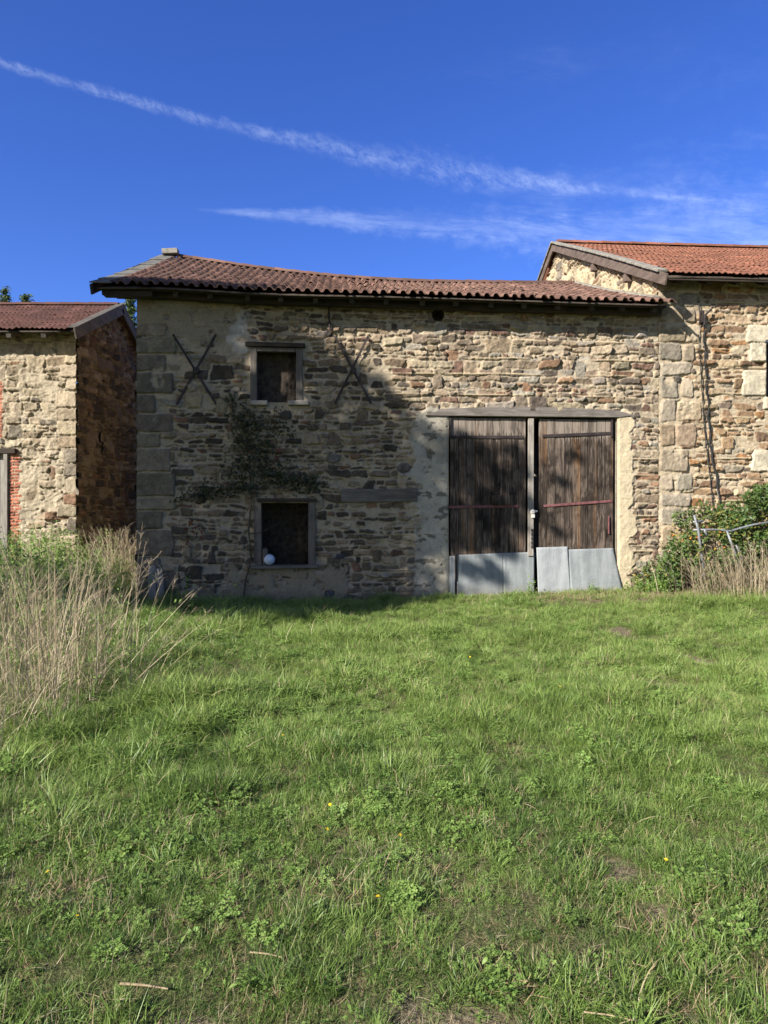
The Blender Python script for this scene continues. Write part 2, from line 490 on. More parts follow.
def gz(x, y):
    x = np.asarray(x, float)
    y = np.asarray(y, float)
    z = 0.42 * smoothstep(-x, 3.4, 7.0) * smoothstep(y, 6.5, 12.0)
    z = z + 0.11 * smoothstep(x, 1.5, 4.5) * smoothstep(y, 9.0, 12.0)
    calm = 1 - 0.8 * smoothstep(y, 10.3, 11.8)
    z = z + calm * (0.050 * fbm(x * 0.55, y * 0.55, 5, 3) + 0.040 * fbm(x * 2.0, y * 2.0, 9, 3)) - 0.07 * smoothstep(y, 10.3, 11.8) * smoothstep(-x, -1.0, 1.0)
    far = np.hypot(x, y - 12)
    z = z + 0.9 * fbm(x * 0.03, y * 0.03, 31, 2) * smoothstep(far, 25, 80)
    return z


def gzf(x, y):
    return float(gz(np.array([x]), np.array([y]))[0])


def bare(x, y):
    """0..1 how bare the lawn is"""
    n = fbm(x * 1.1 + 3.7, y * 1.1, 41, 4)
    near = smoothstep(-y, -3.6, -1.9)
    b = smoothstep(n, 0.36 - 0.15 * near, 0.72 - 0.12 * near)
    wx, wy = x - 1.02, y - 3.05          # one worn patch to the right of the middle
    b = np.maximum(b, smoothstep(-np.hypot(wx / 0.11, wy / 0.16), -1.5, -0.2) * 0.9)
    strip = smoothstep(x, 2.2, 3.4) * smoothstep(-x, -5.8, -5.0) * smoothstep(y, 10.9, 11.6)
    return np.maximum(b, strip * 0.75)


gx = np.unique(np.concatenate([np.linspace(-400, -40, 10), np.linspace(-40, -12, 15), np.arange(-12, 12.01, 0.10), np.linspace(12, 40, 15), np.linspace(40, 400, 10)]))
gy = np.unique(np.concatenate([np.linspace(-400, -30, 9), np.linspace(-30, 0, 12), np.arange(0, 22.01, 0.10), np.linspace(22, 60, 15), np.linspace(60, 600, 12)]))
GX, GY = np.meshgrid(gx, gy)
GZ = gz(GX, GY)
nx, ny = len(gx), len(gy)
ii = np.arange(nx * ny).reshape(ny, nx)
GF = np.stack([ii[:-1, :-1], ii[:-1, 1:], ii[1:, 1:], ii[1:, :-1]], -1).reshape(-1, 4)
m, t = new_mat('meadow_soil')
pos = t.n('ShaderNodeNewGeometry').outputs['Position']
at = t.n('ShaderNodeAttribute', attribute_name='bare').outputs['Fac']
n1 = t.noise(pos, 14.0, 6.0, 0.7)
n2 = t.noise(pos, 60.0, 4.0, 0.7)
soil = t.mix(t.maprange(n2, 0.35, 0.65), (0.105, 0.085, 0.052), (0.25, 0.205, 0.135))
thatch = t.mix(t.maprange(n2, 0.35, 0.65), (0.050, 0.062, 0.022), (0.150, 0.150, 0.062))
c = t.mix(t.maprange(t.math('ADD', at, t.math('MULTIPLY', t.math('SUBTRACT', n1, 0.5), 0.6)), 0.25, 0.6), thatch, soil)
finish(t, c, 0.95, 0.1, bump=t.math('ADD', n1, t.math('MULTIPLY', n2, 0.5)), bump_dist=0.05, bump_str=0.9)
M['soil'] = m
g = link('ground', np_mesh('ground', np.stack([GX.ravel(), GY.ravel(), GZ.ravel()], 1), GF, {'bare': bare(GX, GY).ravel()}, smooth=True), m)
tag(g, 'uneven meadow ground in front of the stone barn', 'ground', kind='structure')

# ------------------------------------------------------------------ stone walls


def pick(pal, rng):
    wts = np.array([p[0] for p in pal], float)
    k = rng.choice(len(pal), p=wts / wts.sum())
    c = np.array(pal[k][1])
    return c * rng.uniform(0.78, 1.22) * (1 + rng.normal(0, 0.012, 3))


class Masonry:
    """a rubble wall face: height field over (u, v) with every stone laid out one by one"""
    def __init__(self, u0, u1, v0, v1, res, seed, mortar, mortar_h=0.0, rough=1.0):
        self.res = res
        self.u = np.arange(u0, u1 + res * 0.5, res)
        self.v = np.arange(v0, v1 + res * 0.5, res)
        self.u0, self.u1, self.v0, self.v1 = u0, self.u[-1], v0, self.v[-1]
        self.U, self.V = np.meshgrid(self.u, self.v)
        self.rng = np.random.default_rng(seed)
        U, V = self.U, self.V
        self.wu = 0.034 * fbm(U * 5, V * 5, seed + 1, 3) + 0.013 * fbm(U * 22, V * 22, seed + 2, 2)
        self.wv = 0.028 * fbm(U * 5, V * 5, seed + 3, 3) + 0.012 * fbm(U * 22, V * 22, seed + 4, 2)
        self.fine = fbm(U * 22, V * 22, seed + 5, 3)
        self.med = fbm(U * 7, V * 7, seed + 6, 3)
        self.big = fbm(U * 0.9, V * 0.9, seed + 7, 3)
        self.H = mortar_h - 0.006 + 0.009 * rough * self.fine + 0.010 * rough * self.med - 0.030 * smoothstep(fbm(U * 4.2, V * 9.0, seed + 9, 3), 0.10, 0.42)
        mc = np.array(mortar)
        self.C = mc * (1 + 0.16 * self.med[..., None] + 0.10 * self.fine[..., None])
        self.mortar = self.C.copy()
        self.mh = self.H.copy()
        self.S = np.zeros_like(U)

    def stone(self, q, col, prot, rnd=0.02, bevel=0.03, rough=1.0, tilt=0.06, hard=False):
        q = np.asarray(q, float)
        pad = 0.06
        i0 = max(0, int((q[:, 0].min() - pad - self.u0) / self.res))
        i1 = min(len(self.u), int((q[:, 0].max() + pad - self.u0) / self.res) + 2)
        j0 = max(0, int((q[:, 1].min() - pad - self.v0) / self.res))
        j1 = min(len(self.v), int((q[:, 1].max() + pad - self.v0) / self.res) + 2)
        if i1 - i0 < 2 or j1 - j0 < 2:
            return
        sl = (slice(j0, j1), slice(i0, i1))
        wk = 0.6 if hard else 1.0
        pu = self.U[sl] + self.wu[sl] * wk
        pv = self.V[sl] + self.wv[sl] * wk
        n = len(q)
        acc = 0
        for k in range(n):
            a, b = q[k], q[(k + 1) % n]
            e = b - a
            L = math.hypot(*e)
            if L < 1e-5:
                continue
            nxv, nyv = e[1] / L, -e[0] / L
            acc = acc + np.exp(np.clip(((pu - a[0]) * nxv + (pv - a[1]) * nyv) / rnd, -60, 60))
        d = rnd * np.log(acc)
        t = smoothstep(-d, 0.0, bevel)
        cu, cv = q.mean(0)
        r = self.rng
        face = prot + r.normal(0, tilt) * (self.U[sl] - cu) + r.normal(0, tilt) * (self.V[sl] - cv) + rough * (0.013 * self.fine[sl] + 0.010 * self.med[sl])
        h = self.mh[sl] * (1 - t) + face * t
        mk = smoothstep(-d, -0.004, 0.010)
        self.H[sl] = np.where(mk > 0.02, np.maximum(h, self.mh[sl] - 0.05) if prot > 0 else h, self.H[sl])
        cc = np.asarray(col) * (1 + 0.30 * self.med[sl][..., None] + 0.30 * self.fine[sl][..., None])
        # lighter or darker veins inside one stone
        ang = r.uniform(0, 3.1)
        band = vnoise((pu * math.cos(ang) + pv * math.sin(ang)) * 16 + r.uniform(0, 50), (pv * math.cos(ang) - pu * math.sin(ang)) * 5, 77)
        cc = cc * (1 + 0.13 * band[..., None])
        self.C[sl] = self.C[sl] * (1 - mk[..., None]) + cc * mk[..., None]
        self.S[sl] = np.maximum(self.S[sl], mk)

    def fill(self, zone, hmin=0.07, hmax=0.20, ratio=(1.2, 3.6)):
        """lay rubble in wavy courses; zone(u, v) -> dict(keep, shrink, pal, prot, covered) or None"""
        r = self.rng
        ys = [self.v0 - 0.05]
        while ys[-1] < self.v1 + 0.1:
            ys.append(ys[-1] + r.uniform(hmin, hmax) * (1 if r.random() > 0.3 else 0.7))
        amp = 0.35 * hmin

        def bnd(k, u):
            return ys[k] + amp * float(fbm(np.array([u * 0.9]), np.array([k * 7.7]), 3, 2)[0]) * 1.6
        taken = {}
        for k in range(len(ys) - 1):
            h = ys[k + 1] - ys[k]
            u = self.u0 - r.uniform(0, 0.3)
            while u < self.u1 + 0.1:
                wd = float(np.clip(h * r.uniform(*ratio), 0.07, 0.62))
                skip = False
                for (a, b) in taken.get(k, []):
                    if u < b - 0.03 and u + wd > a + 0.03:
                        if a - u > 0.08:
                            wd = a - u
                        else:
                            u = b
                            skip = True
                        break
                if skip:
                    continue
                top = k + 1
                if r.random() < 0.13 and k + 2 < len(ys) and wd > 0.14:
                    top = k + 2
                    taken.setdefault(k + 1, []).append((u, u + wd))
                sk = r.normal(0, 0.02, 2)
                y00, y01 = bnd(k, u), bnd(k, u + wd)
                y10, y11 = bnd(top, u), bnd(top, u + wd)
                cu, cv = u + wd / 2, (y00 + y10) / 2
                z = zone(cu, cv)
                if z is not None and r.random() < z.get('keep', 1.0):
                    s = z.get('shrink', 0.010) * r.uniform(0.1, 1.3)
                    q = np.array([(u + s + sk[0], y00 + s), (u + wd - s + sk[1], y01 + s), (u + wd - s - sk[1], y11 - s), (u + s - sk[0], y10 - s)])
                    q += r.normal(0, 0.5, q.shape) * np.array([min(0.05, wd * 0.13), min(0.03, abs(y10 - y00) * 0.16)])
                    parts = [q]
                    hh = y10 - y00
                    if hh > 0.15 and r.random() < 0.30:
                        f = r.uniform(0.35, 0.65)
                        ma, mb_ = q[0] * (1 - f) + q[3] * f, q[1] * (1 - f) + q[2] * f
                        e = np.array([0, 0.008])
                        parts = [np.array([q[0], q[1], mb_ - e, ma - e]), np.array([ma + e, mb_ + e, q[2], q[3]])]
                    for p in parts:
                        if r.random() < 0.7:      # knock a corner off
                            c0 = r.integers(0, 4)
                            a, b, c = p[c0 - 1], p[c0], p[(c0 + 1) % 4]
                            fa, fb = r.uniform(0.2, 0.5), r.uniform(0.15, 0.4)
                            p = np.insert(np.delete(p, c0, 0), c0, [b + (a - b) * fa * 0.6, b + (c - b) * fb], 0)
                        self.stone(p, pick(z['pal'], r), z.get('prot', 0.018) + r.normal(0, 0.012), r.uniform(0.004, 0.014), r.uniform(0.008, 0.024), 1.0, 0.11)
                u += wd

    def smear(self, amount, seed, scale=5.0, flush=0.8):
        """mortar spread over the stone faces where amount (array or number) is high"""
        n = fbm(self.U * scale, self.V * scale, seed, 4)
        k = smoothstep(n + (np.asarray(amount) - 0.5) * 1.6, 0.0, 0.22)
        self.C = self.C * (1 - k[..., None] * 0.88) + self.mortar * (k[..., None] * 0.88)
        self.H = self.H * (1 - k * flush) + (self.mh + 0.012) * k * flush
        return k

    def ledges(self, step, u_from, u_to, seed, col, height=0.034):
        """level joints where the wall was raised lift by lift, pointed proud of the stones"""
        r = np.random.default_rng(seed)
        v = self.v0 + r.uniform(0.2, 0.5)
        while v < self.v1:
            line = v + 0.030 * fbm(self.U * 0.8, self.U * 0 + v * 3, seed, 2) + 0.006 * self.fine
            on = smoothstep(fbm(self.U * 1.3, self.U * 0 + v * 7, seed + 1, 3), -0.10, 0.25) * smoothstep(self.U, u_from, u_from + 0.6) * smoothstep(-self.U, -u_to, -u_to + 0.2)
            k = smoothstep(-np.abs(self.V - line), -0.020, -0.010) * on
            self.C = self.C * (1 - k[..., None]) + np.array(col) * (1 + 0.12 * self.fine[..., None]) * k[..., None]
            self.H = np.maximum(self.H, self.H * (1 - k) + height * k)
            v += step * r.uniform(0.75, 1.25)

    def patch(self, mask, col, h=0.012, amt=1.0):
        k = np.clip(mask, 0, 1) * amt
        cc = np.asarray(col) * (1 + 0.12 * self.med[..., None] + 0.08 * self.fine[..., None])
        self.C = self.C * (1 - k[..., None]) + cc * k[..., None]
        self.H = self.H * (1 - k) + (h + 0.006 * self.fine + 0.008 * self.med) * k

    def rect(self, a, b, c, d, soft=0.02, edge=0.06, seed=3):
        e = edge * fbm(self.U * 5, self.V * 5, seed, 3)
        return smoothstep(self.U + e, a - soft, a + soft) * smoothstep(-self.U + e, -b - soft, -b + soft) * smoothstep(self.V + e, c - soft, c + soft) * smoothstep(-self.V + e, -d - soft, -d + soft)

    def mesh(self, name, to3, holes=(), keep=None, flip=False):
        U, V, H = self.U, self.V, self.H.copy()
        fm = np.ones((len(self.v) - 1, len(self.u) - 1), bool)
        cu = (U[:-1, :-1] + U[1:, 1:]) / 2
        cv = (V[:-1, :-1] + V[1:, 1:]) / 2
        for (a, b, c, d) in holes:
            fm &= ~((cu > a) & (cu < b) & (cv > c) & (cv < d))
        if keep is not None:
            fm &= keep(cu, cv)
        P = to3(U, V, H)
        i = np.arange(U.size).reshape(U.shape)
        F = np.stack([i[:-1, :-1], i[:-1, 1:], i[1:, 1:], i[1:, :-1]], -1)[fm]
        if flip:
            F = F[:, ::-1]
        used = np.zeros(U.size, bool)
        used[F.ravel()] = True
        remap = np.cumsum(used) - 1
        return np_mesh(name, P.reshape(-1, 3)[used], remap[F], {'Col': np.clip(self.C * 0.90, 0.01, 0.9).reshape(-1, 3)[used]})


PAL_BARN = [(4, (0.275, 0.212, 0.145)), (3, (0.205, 0.160, 0.115)), (2.4, (0.34, 0.275, 0.19)), (2, (0.14, 0.112, 0.086)), (0.9, (0.24, 0.145, 0.09)), (2.2, (0.285, 0.25, 0.20)), (1.0, (0.165, 0.102, 0.075))]
PAL_SHADE = [(3, (0.215, 0.160, 0.105)), (3, (0.150, 0.115, 0.078)), (1.8, (0.29, 0.225, 0.15)), (3.0, (0.082, 0.066, 0.050)), (0.6, (0.19, 0.11, 0.07))]  # left end stones: weathered, with some tree shade put into their colour
PAL_HOUSE = [(4, (0.27, 0.182, 0.108)), (2.4, (0.345, 0.26, 0.165)), (2.6, (0.205, 0.132, 0.082)), (1.5, (0.275, 0.23, 0.165)), (1.3, (0.31, 0.168, 0.08)), (1.2, (0.155, 0.12, 0.09))]
PAL_SHED = [(4, (0.34, 0.275, 0.19)), (3, (0.28, 0.22, 0.15)), (1.6, (0.21, 0.175, 0.135)), (0.9, (0.26, 0.165, 0.105)), (2, (0.40, 0.33, 0.235))]
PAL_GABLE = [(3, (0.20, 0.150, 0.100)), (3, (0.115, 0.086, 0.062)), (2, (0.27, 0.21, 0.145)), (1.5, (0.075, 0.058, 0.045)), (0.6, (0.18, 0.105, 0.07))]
MORTAR = (0.415, 0.340, 0.240)

YAW = R(4.0)
OX, OY = -4.34, 12.30
CY, SY = math.cos(YAW), math.sin(YAW)


def W(px, py, out=0.0):
    """measure: photo pixel -> (u, v) on the barn's front wall plane, a distance out in front of it"""
    a, b = (px - 384) / FPX, (512 - py) / FPX
    ox, oy = OX + SY * out, OY - CY * out
    # point Y*(a,1): (Y*a-ox)*SY... solve on the line through (ox,oy) along (CY,SY)
    Y = (oy * CY - ox * SY) / (CY - a * SY)
    u = (Y * a - ox) * CY + (Y - oy) * SY
    return u, CAM_H + b * Y


def wr(x0, y0, x1, y1):
    a, b = W(x0, y1)
    c, d = W(x1, y0)
    return a, c, b, d                      # u0, u1, v0, v1


RES = 0.0125
snap = lambda x: round(x / RES) * RES
UP = [snap(v) for v in wr(250.5, 348, 302.5, 402)]
LO = [snap(v) for v in wr(260, 503, 309, 566)]
DR = [snap(v) for v in wr(448.5, 418, 617, 600)]
DR[2] = -0.30
WALL_W = 9.44

barn = empty('stone_barn', (OX, OY, 0), YAW, 'long two storey rubble stone barn with sagging tile roof and big double doors', 'barn')


def eave_z(u):
    u = np.asarray(u, float)
    return 5.36 + 0.05 * np.exp(-((u - 0.6) / 1.2) ** 2) - 0.03 * np.sin(u * 0.9) * 0.3 - 0.006 * u


EAVE_W, RIDGE_W = 0.45, -4.2
rp = []
for (px, py) in ((120, 248), (160, 252), (200, 257), (250, 265), (340, 275), (420, 279.5), (545, 281), (600, 281)):
    rp.append(W(px, py, RIDGE_W))
rp = np.array(rp)


def ridge_z(u):
    u = np.asarray(u, float)
    s = 0
    for k in (-0.5, -0.25, 0, 0.25, 0.5):
        s = s + np.interp(u + k, rp[:, 0], rp[:, 1])
    return s / 5 - 0.10


def roof_pt(u, s, lift=0.0):
    """point on the barn roof: s = 0 at the eave edge, 1 at the ridge (local: x=u, y=-out, z)"""
    ze, zr = eave_z(u), ridge_z(u)
    sag = -0.05 * np.sin(np.pi * np.asarray(s)) * (1 + 0.5 * np.sin(u * 1.3))
    return np.stack(np.broadcast_arrays(u, -(EAVE_W + (RIDGE_W - EAVE_W) * s), ze + (zr - ze) * s + lift + sag), -1)


# --- barn front wall
mw = Masonry(0.0, WALL_W, -0.30, 5.50, RES, 11, MORTAR)
U, V = mw.U, mw.V
u250 = W(250, 320)[0]
u_lit = W(430, 400)[0]
jl = wr(415, 413, 449, 604)
jr = wr(612, 414, 632, 580)
lint = wr(425, 408, 633, 420)
quoins = []


def zone_barn(u, v):
    for h in (UP, LO, DR):
        if h[0] - 0.08 < u < h[1] + 0.08 and h[2] - 0.05 < v < h[3] + 0.08:
            return None
    if jl[0] + 0.08 < u < jl[1] and v < jl[3]:
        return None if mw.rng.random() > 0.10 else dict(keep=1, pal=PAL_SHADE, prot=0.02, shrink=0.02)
    if jr[0] < u < jr[1] - 0.02 and jr[2] < v < jr[3]:
        return None
    if u < 0.55 and v < 4.6:
        return None
    if u < 1.9 and v > 4.25:
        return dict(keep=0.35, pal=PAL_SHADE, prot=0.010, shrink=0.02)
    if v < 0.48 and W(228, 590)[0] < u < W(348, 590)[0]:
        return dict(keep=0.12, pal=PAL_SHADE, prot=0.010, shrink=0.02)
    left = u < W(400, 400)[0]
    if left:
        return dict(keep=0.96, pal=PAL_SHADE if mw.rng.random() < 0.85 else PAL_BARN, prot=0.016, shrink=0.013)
    return dict(keep=0.97, pal=PAL_BARN, prot=0.013, shrink=0.008)


lm = smoothstep(-U, -u_lit - 0.6, -u_lit + 1.6)[..., None]      # old weathered left end, mortar darkened further to deepen the tree shade
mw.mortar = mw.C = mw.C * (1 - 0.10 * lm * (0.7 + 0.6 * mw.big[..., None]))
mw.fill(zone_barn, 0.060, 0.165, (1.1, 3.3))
left_mask = smoothstep(-U, -u_lit, -u_lit + 2.0)
k = mw.smear(0.17 + 0.08 * mw.big + 0.08 * smoothstep(-V, -5.2, -2.5) * 0 , 21, 3.5, 0.7)
mw.ledges(0.36, u_lit - 1.0, 9.5, 77, (0.47, 0.375, 0.245), 0.026)
# grey render left near the top corner
mw.patch(mw.rect(-0.2, W(243, 320)[0], W(150, 345)[1], 5.6, 0.05, 0.25, 5) * smoothstep(mw.med + 0.35 * mw.fine, -0.55, -0.15), (0.285, 0.235, 0.165), 0.014, 0.85)
mw.patch(mw.rect(*wr(232, 305, 246, 352), 0.05, 0.25, 6), (0.46, 0.45, 0.42), 0.016, 0.6)
# whitewashed jamb left of the door, cement skirting under the lower window, cream jamb on the right
jm = mw.rect(jl[0], jl[1] + 0.3, -0.5, jl[3] + 0.05, 0.04, 0.22, 8) * smoothstep(mw.med * 0.7 + mw.fine * 0.5, -0.62, -0.35)
mw.patch(jm, (0.44, 0.40, 0.325), 0.022, 0.92)
mw.patch(mw.rect(jl[0] + 0.1, jl[1] + 0.3, -0.5, W(430, 560)[1], 0.2, 0.3, 9), (0.30, 0.27, 0.215), 0.02, 0.55)
mw.patch(mw.rect(*wr(228, 568, 348, 612), 0.05, 0.2, 12) * smoothstep(mw.med + 0.4 * mw.fine, -0.6, -0.3), (0.30, 0.24, 0.16), 0.022, 0.9)
mw.patch(mw.rect(jr[0] - 0.3, jr[1] + 0.02, jr[2] - 0.35, jr[3], 0.03, 0.16, 14), (0.58, 0.48, 0.32), 0.024, 0.92)
mw.patch(mw.rect(-0.2, 9.6, -0.4, 0.14, 0.06, 0.25, 15), (0.20, 0.175, 0.13), 0.012, 0.5)
jn = fbm(U * 2.2, V * 2.2, 91, 4)
mw.C = mw.C * (1 - 0.30 * (jm * smoothstep(jn, 0.0, 0.4))[..., None])
mw.C = np.where((jm * smoothstep(fbm(U * 5, V * 9, 92, 3), 0.38, 0.45) > 0.5)[..., None], mw.C * 0.42, mw.C)
# corner stones
r = np.random.default_rng(4)
y = -0.30
flip = 0
while y < 4.7:
    h = r.uniform(0.20, 0.48)
    wd = (0.62 if flip else 0.36) + r.uniform(-0.06, 0.16)
    if 1.45 < y < 1.95:
        wd = 0.66
    cc = pick([(3, (0.185, 0.150, 0.108)), (2, (0.145, 0.120, 0.09)), (1, (0.22, 0.18, 0.13))], r)
    mw.stone([(-0.05, y + 0.012), (wd, y + 0.012), (wd + r.normal(0, 0.015), y + h - 0.012), (-0.05, y + h - 0.012)], cc, 0.030 + r.normal(0, 0.004), 0.012, 0.02, 0.7, 0.01, True)
    y += h
    flip = 1 - flip
mw.smear(np.where(U < 0.85, 0.27, 0.02), 99, 3.0, 0.6)
# dark round stones and the vent hole
for (px, py, rad, cc, pr) in ((253, 331, 0.10, (0.10, 0.09, 0.08), 0.03), (329, 333, 0.10, (0.07, 0.06, 0.055), 0.035), (333, 458, 0.13, (0.16, 0.145, 0.12), 0.02), (404, 468, 0.13, (0.15, 0.13, 0.11), 0.02), (340, 556, 0.10, (0.085, 0.085, 0.09), 0.02), (646, 574, 0.13, (0.17, 0.15, 0.13), 0.03), (330, 594, 0.10, (0.10, 0.10, 0.105), 0.025)):
    cu, cv = W(px, py)
    mw.stone([(cu + rad * math.cos(a) * 1.1, cv + rad * math.sin(a) * 0.85) for a in np.linspace(0, 2 * math.pi, 9)[:-1]], cc, pr, 0.02, 0.03, 1, 0.02)
hu, hv = W(438, 315)
mw.C = np.where((np.hypot(U - hu, (V - hv)) < 0.115)[..., None], np.array((0.05, 0.04, 0.032)), mw.C)
mw.H = np.where(np.hypot(U - hu, (V - hv)) < 0.10, -0.20, mw.H)
for h in (UP, LO, DR):      # flatten the relief at the openings
    dd = np.maximum.reduce([h[0] - U, U - h[1], h[2] - V, V - h[3]])
    mw.H *= smoothstep(dd, 0.0, 0.05) * 0.9 + 0.1
# soft bulge of the old wall
bulge = 0.035 * fbm(U * 0.45, V * 0.6, 61, 2)
mw.H += bulge * smoothstep(U, 0, 1.0) * smoothstep(-U, -9.4, -8.4)
to3 = lambda U, V, H: np.stack([U, -H, V], -1)
top_at = lambda cu, cv: cv < eave_z(cu) + EAVE_W * 0.48 - 0.20
wall = link('wall', mw.mesh('barn_front_wall', to3, [UP, LO, DR], top_at), M['barn_wall'], barn)

# left end wall, back wall (coarser)
pk = float(ridge_z(0.0))
ms = Masonry(-8.8, 0.0, -0.3, 7.2, 0.03, 15, MORTAR)
ms.fill(lambda u, v: dict(keep=0.96, pal=PAL_BARN, prot=0.02, shrink=0.012), 0.10, 0.24)
slope_l = lambda cu, cv: cv < np.where(cu > RIDGE_W, 5.36 + (pk - 5.36) * (EAVE_W - cu) / (EAVE_W - RIDGE_W), pk - (cu - RIDGE_W) * -0.497) - 0.17
link('wall', ms.mesh('barn_end_wall', lambda U, V, H: np.stack([-H, -U, V], -1), (), slope_l, flip=True), M['barn_wall'], barn)
mb = MB()
mb.box((WALL_W / 2, 8.7, 2.5), (WALL_W, 0.3, 5.6))
mb.build('wall', M['plaster_in'], barn)

# --- openings: reveals, frames, infill


def reveal(a, b, c, d, depth, parent, name='reveal', mat='plaster_in', back=True):
    V_ = [(a, 0, c), (b, 0, c), (b, 0, d), (a, 0, d), (a, depth, c), (b, depth, c), (b, depth, d), (a, depth, d)]
    F_ = [(0, 1, 5, 4), (1, 2, 6, 5), (2, 3, 7, 6), (3, 0, 4, 7)]
    q = MB()
    q.add(V_, F_)
    return q.build(name, M[mat], parent)


def lumpy(name, a, b, c, d, y, amp, mat, parent, seed, n=40):
    us, vs = np.linspace(a, b, n), np.linspace(c, d, int(n * 1.3))
    UU, VV = np.meshgrid(us, vs)
    yy = y - amp * (fbm(UU * 5, VV * 3, seed, 4) + 0.5 * fbm(UU * 40, VV * 12, seed + 3, 2))
    i = np.arange(UU.size).reshape(UU.shape)
    F = np.stack([i[:-1, :-1], i[:-1, 1:], i[1:, 1:], i[1:, :-1]], -1).reshape(-1, 4)
    return link(name, np_mesh(name, np.stack([UU.ravel(), yy.ravel(), VV.ravel()], 1), F, smooth=True), mat, parent)


def jit(s):
    return random.uniform(-s, s)


# upper window
a, b, c, d = UP
uw = reveal(a, b, c, d, 0.42, barn, 'window')
fr = MB()
fr.box((a + 0.052, 0.035, (c + d) / 2), (0.115, 0.12, d - c - 0.004))
fr.build('frame', M['frame'], uw, 0.008)
fr = MB()
fr.box((b - 0.052, 0.035, (c + d) / 2), (0.115, 0.12, d - c - 0.004))
fr.build('frame', M['frame'], uw, 0.008)
fr = MB()
fr.box(((a + b) / 2, 0.040, d - 0.035), (b - a - 0.224, 0.11, 0.07))
fr.build('frame', M['frame'], uw, 0.008)
fr = MB()
fr.box(((a + b) / 2 - 0.02, -0.01, d + 0.045), (b - a + 0.14, 0.12, 0.075), Matrix.Rotation(R(0.6), 3, 'Y'))
fr.build('window_lintel', M['darkwood'], uw, 0.01)
for (x0, x1, dz) in ((251, 268, 0), (288, 309, 0.005)):
    sb = MB()
    u0, z0 = W(x0, 405)
    u1 = W(x1, 405)[0]
    sb.box(((u0 + u1) / 2, -0.02, z0 + 0.03), (u1 - u0, 0.16, 0.085), Matrix.Rotation(R(jit(2)), 3, 'Y'))
    sb.build('sill', M['sill'], uw, 0.015)
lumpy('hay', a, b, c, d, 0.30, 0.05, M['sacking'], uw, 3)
# lower window
a, b, c, d = LO
lw = reveal(a, b, c, d, 0.55, barn, 'window')
fr = MB()
fr.box((a - 0.035, 0.03, (c + d) / 2 + 0.005), (0.13, 0.12, d - c + 0.05), Matrix.Rotation(R(-0.8), 3, 'Y'))
fr.build('frame', M['frame'], lw, 0.008)
fr = MB()
fr.box((b + 0.048, 0.03, (c + d) / 2 + 0.005), (0.13, 0.12, d - c + 0.05))
fr.build('frame', M['frame'], lw, 0.008)
fr = MB()
fr.box(((a + b) / 2 + 0.04, -0.01, d + 0.05), (b - a + 0.18, 0.11, 0.06))
fr.build('window_lintel', M['darkwood'], lw, 0.01)
sb = MB()
sb.box(((a + b) / 2, 0.0, c - 0.012), (b - a + 0.30, 0.22, 0.055), Matrix.Rotation(R(-0.6), 3, 'Y'))
sb.build('sill', M['beam'], lw, 0.01)
pg = MB()
pg.tube([(a + 0.095, -0.02, c + 0.016), (a + 0.095, -0.02, c + 0.30), (a + 0.092, -0.02, c + 0.33)], [0.045, 0.043, 0.03], 10)
pg.build('peg', M['frame'], lw, smooth=False)
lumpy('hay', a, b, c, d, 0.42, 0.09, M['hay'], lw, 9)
LOWER_SILL = ((a, b, c), )

# door opening and lintel
a, b, c, d = DR
reveal(a, b, c, d, 0.40, barn, 'doorway')
lt = MB()
us = np.linspace(lint[0], lint[1], 14)
prev = None
zb = d + 0.004
for i, uu in enumerate(us):
    f = i / 13
    zt = d + 0.105 + 0.075 * math.sin(f * 3.1) - (0.12 * max(0, (f - 0.93) / 0.07) ** 1.5) - (0.10 * max(0, (0.05 - f) / 0.05))
    zb_ = zb + (0.04 * max(0, (f - 0.95) / 0.05))
    lt.add([(uu, -0.055, zb_), (uu, -0.045, zt), (uu, 0.20, zt), (uu, 0.20, zb_)], [])
    if i:
        o = (i - 1) * 4
        lt.f += [(o, o + 4, o + 5, o + 1), (o + 1, o + 5, o + 6, o + 2), (o + 2, o + 6, o + 7, o + 3), (o + 3, o + 7, o + 4, o)]
lt.f += [(0, 1, 2, 3), (52, 55, 54, 53)]
lt.build('lintel', M['lintel'], barn, 0.012)
# old timber built into the wall between window and door
bu = wr(341, 489, 417, 502)
q = MB()
q.box(((bu[0] + bu[1]) / 2, 0.06, (bu[2] + bu[3]) / 2), (bu[1] - bu[0], 0.20, bu[3] - bu[2]), Matrix.Rotation(R(-0.7), 3, 'Y'))
q.build('beam', M['beam'], barn, 0.012)

# --- double doors
FL = 0.03      # front face of the boards, just inside the wall face
mid0, mid1 = W(527, 500)[0], W(537, 500)[0]


def leaf(u0, u1, z0, z1, n, hinge_left):
    q = MB()
    us = np.linspace(u0, u1, n + 1)
    us[1:-1] += RNG.normal(0, 0.012, n - 1)
    for i in range(n):
        wv = us[i + 1] - us[i] - 0.007
        zz = z1 - abs(jit(0.012))
        q.box(((us[i] + us[i + 1]) / 2, FL + 0.02 + jit(0.006), (z0 + zz) / 2), (wv, 0.034, zz - z0), Matrix.Rotation(R(jit(0.15)), 3, 'Y'))
    return q.build('door', M['door'], barn, 0.003)


def strap(parent, pts, th=0.045, mat='iron', y=None):
    q = MB()
    y = FL - 0.008 if y is None else y
    for (p, p2) in zip(pts[:-1], pts[1:]):
        q.bar((p[0], y, p[1]), (p2[0], y, p2[1]), 0.014, th, (0, 0, 1))
    return q.build('strap_hinge', M[mat], parent, 0.003)


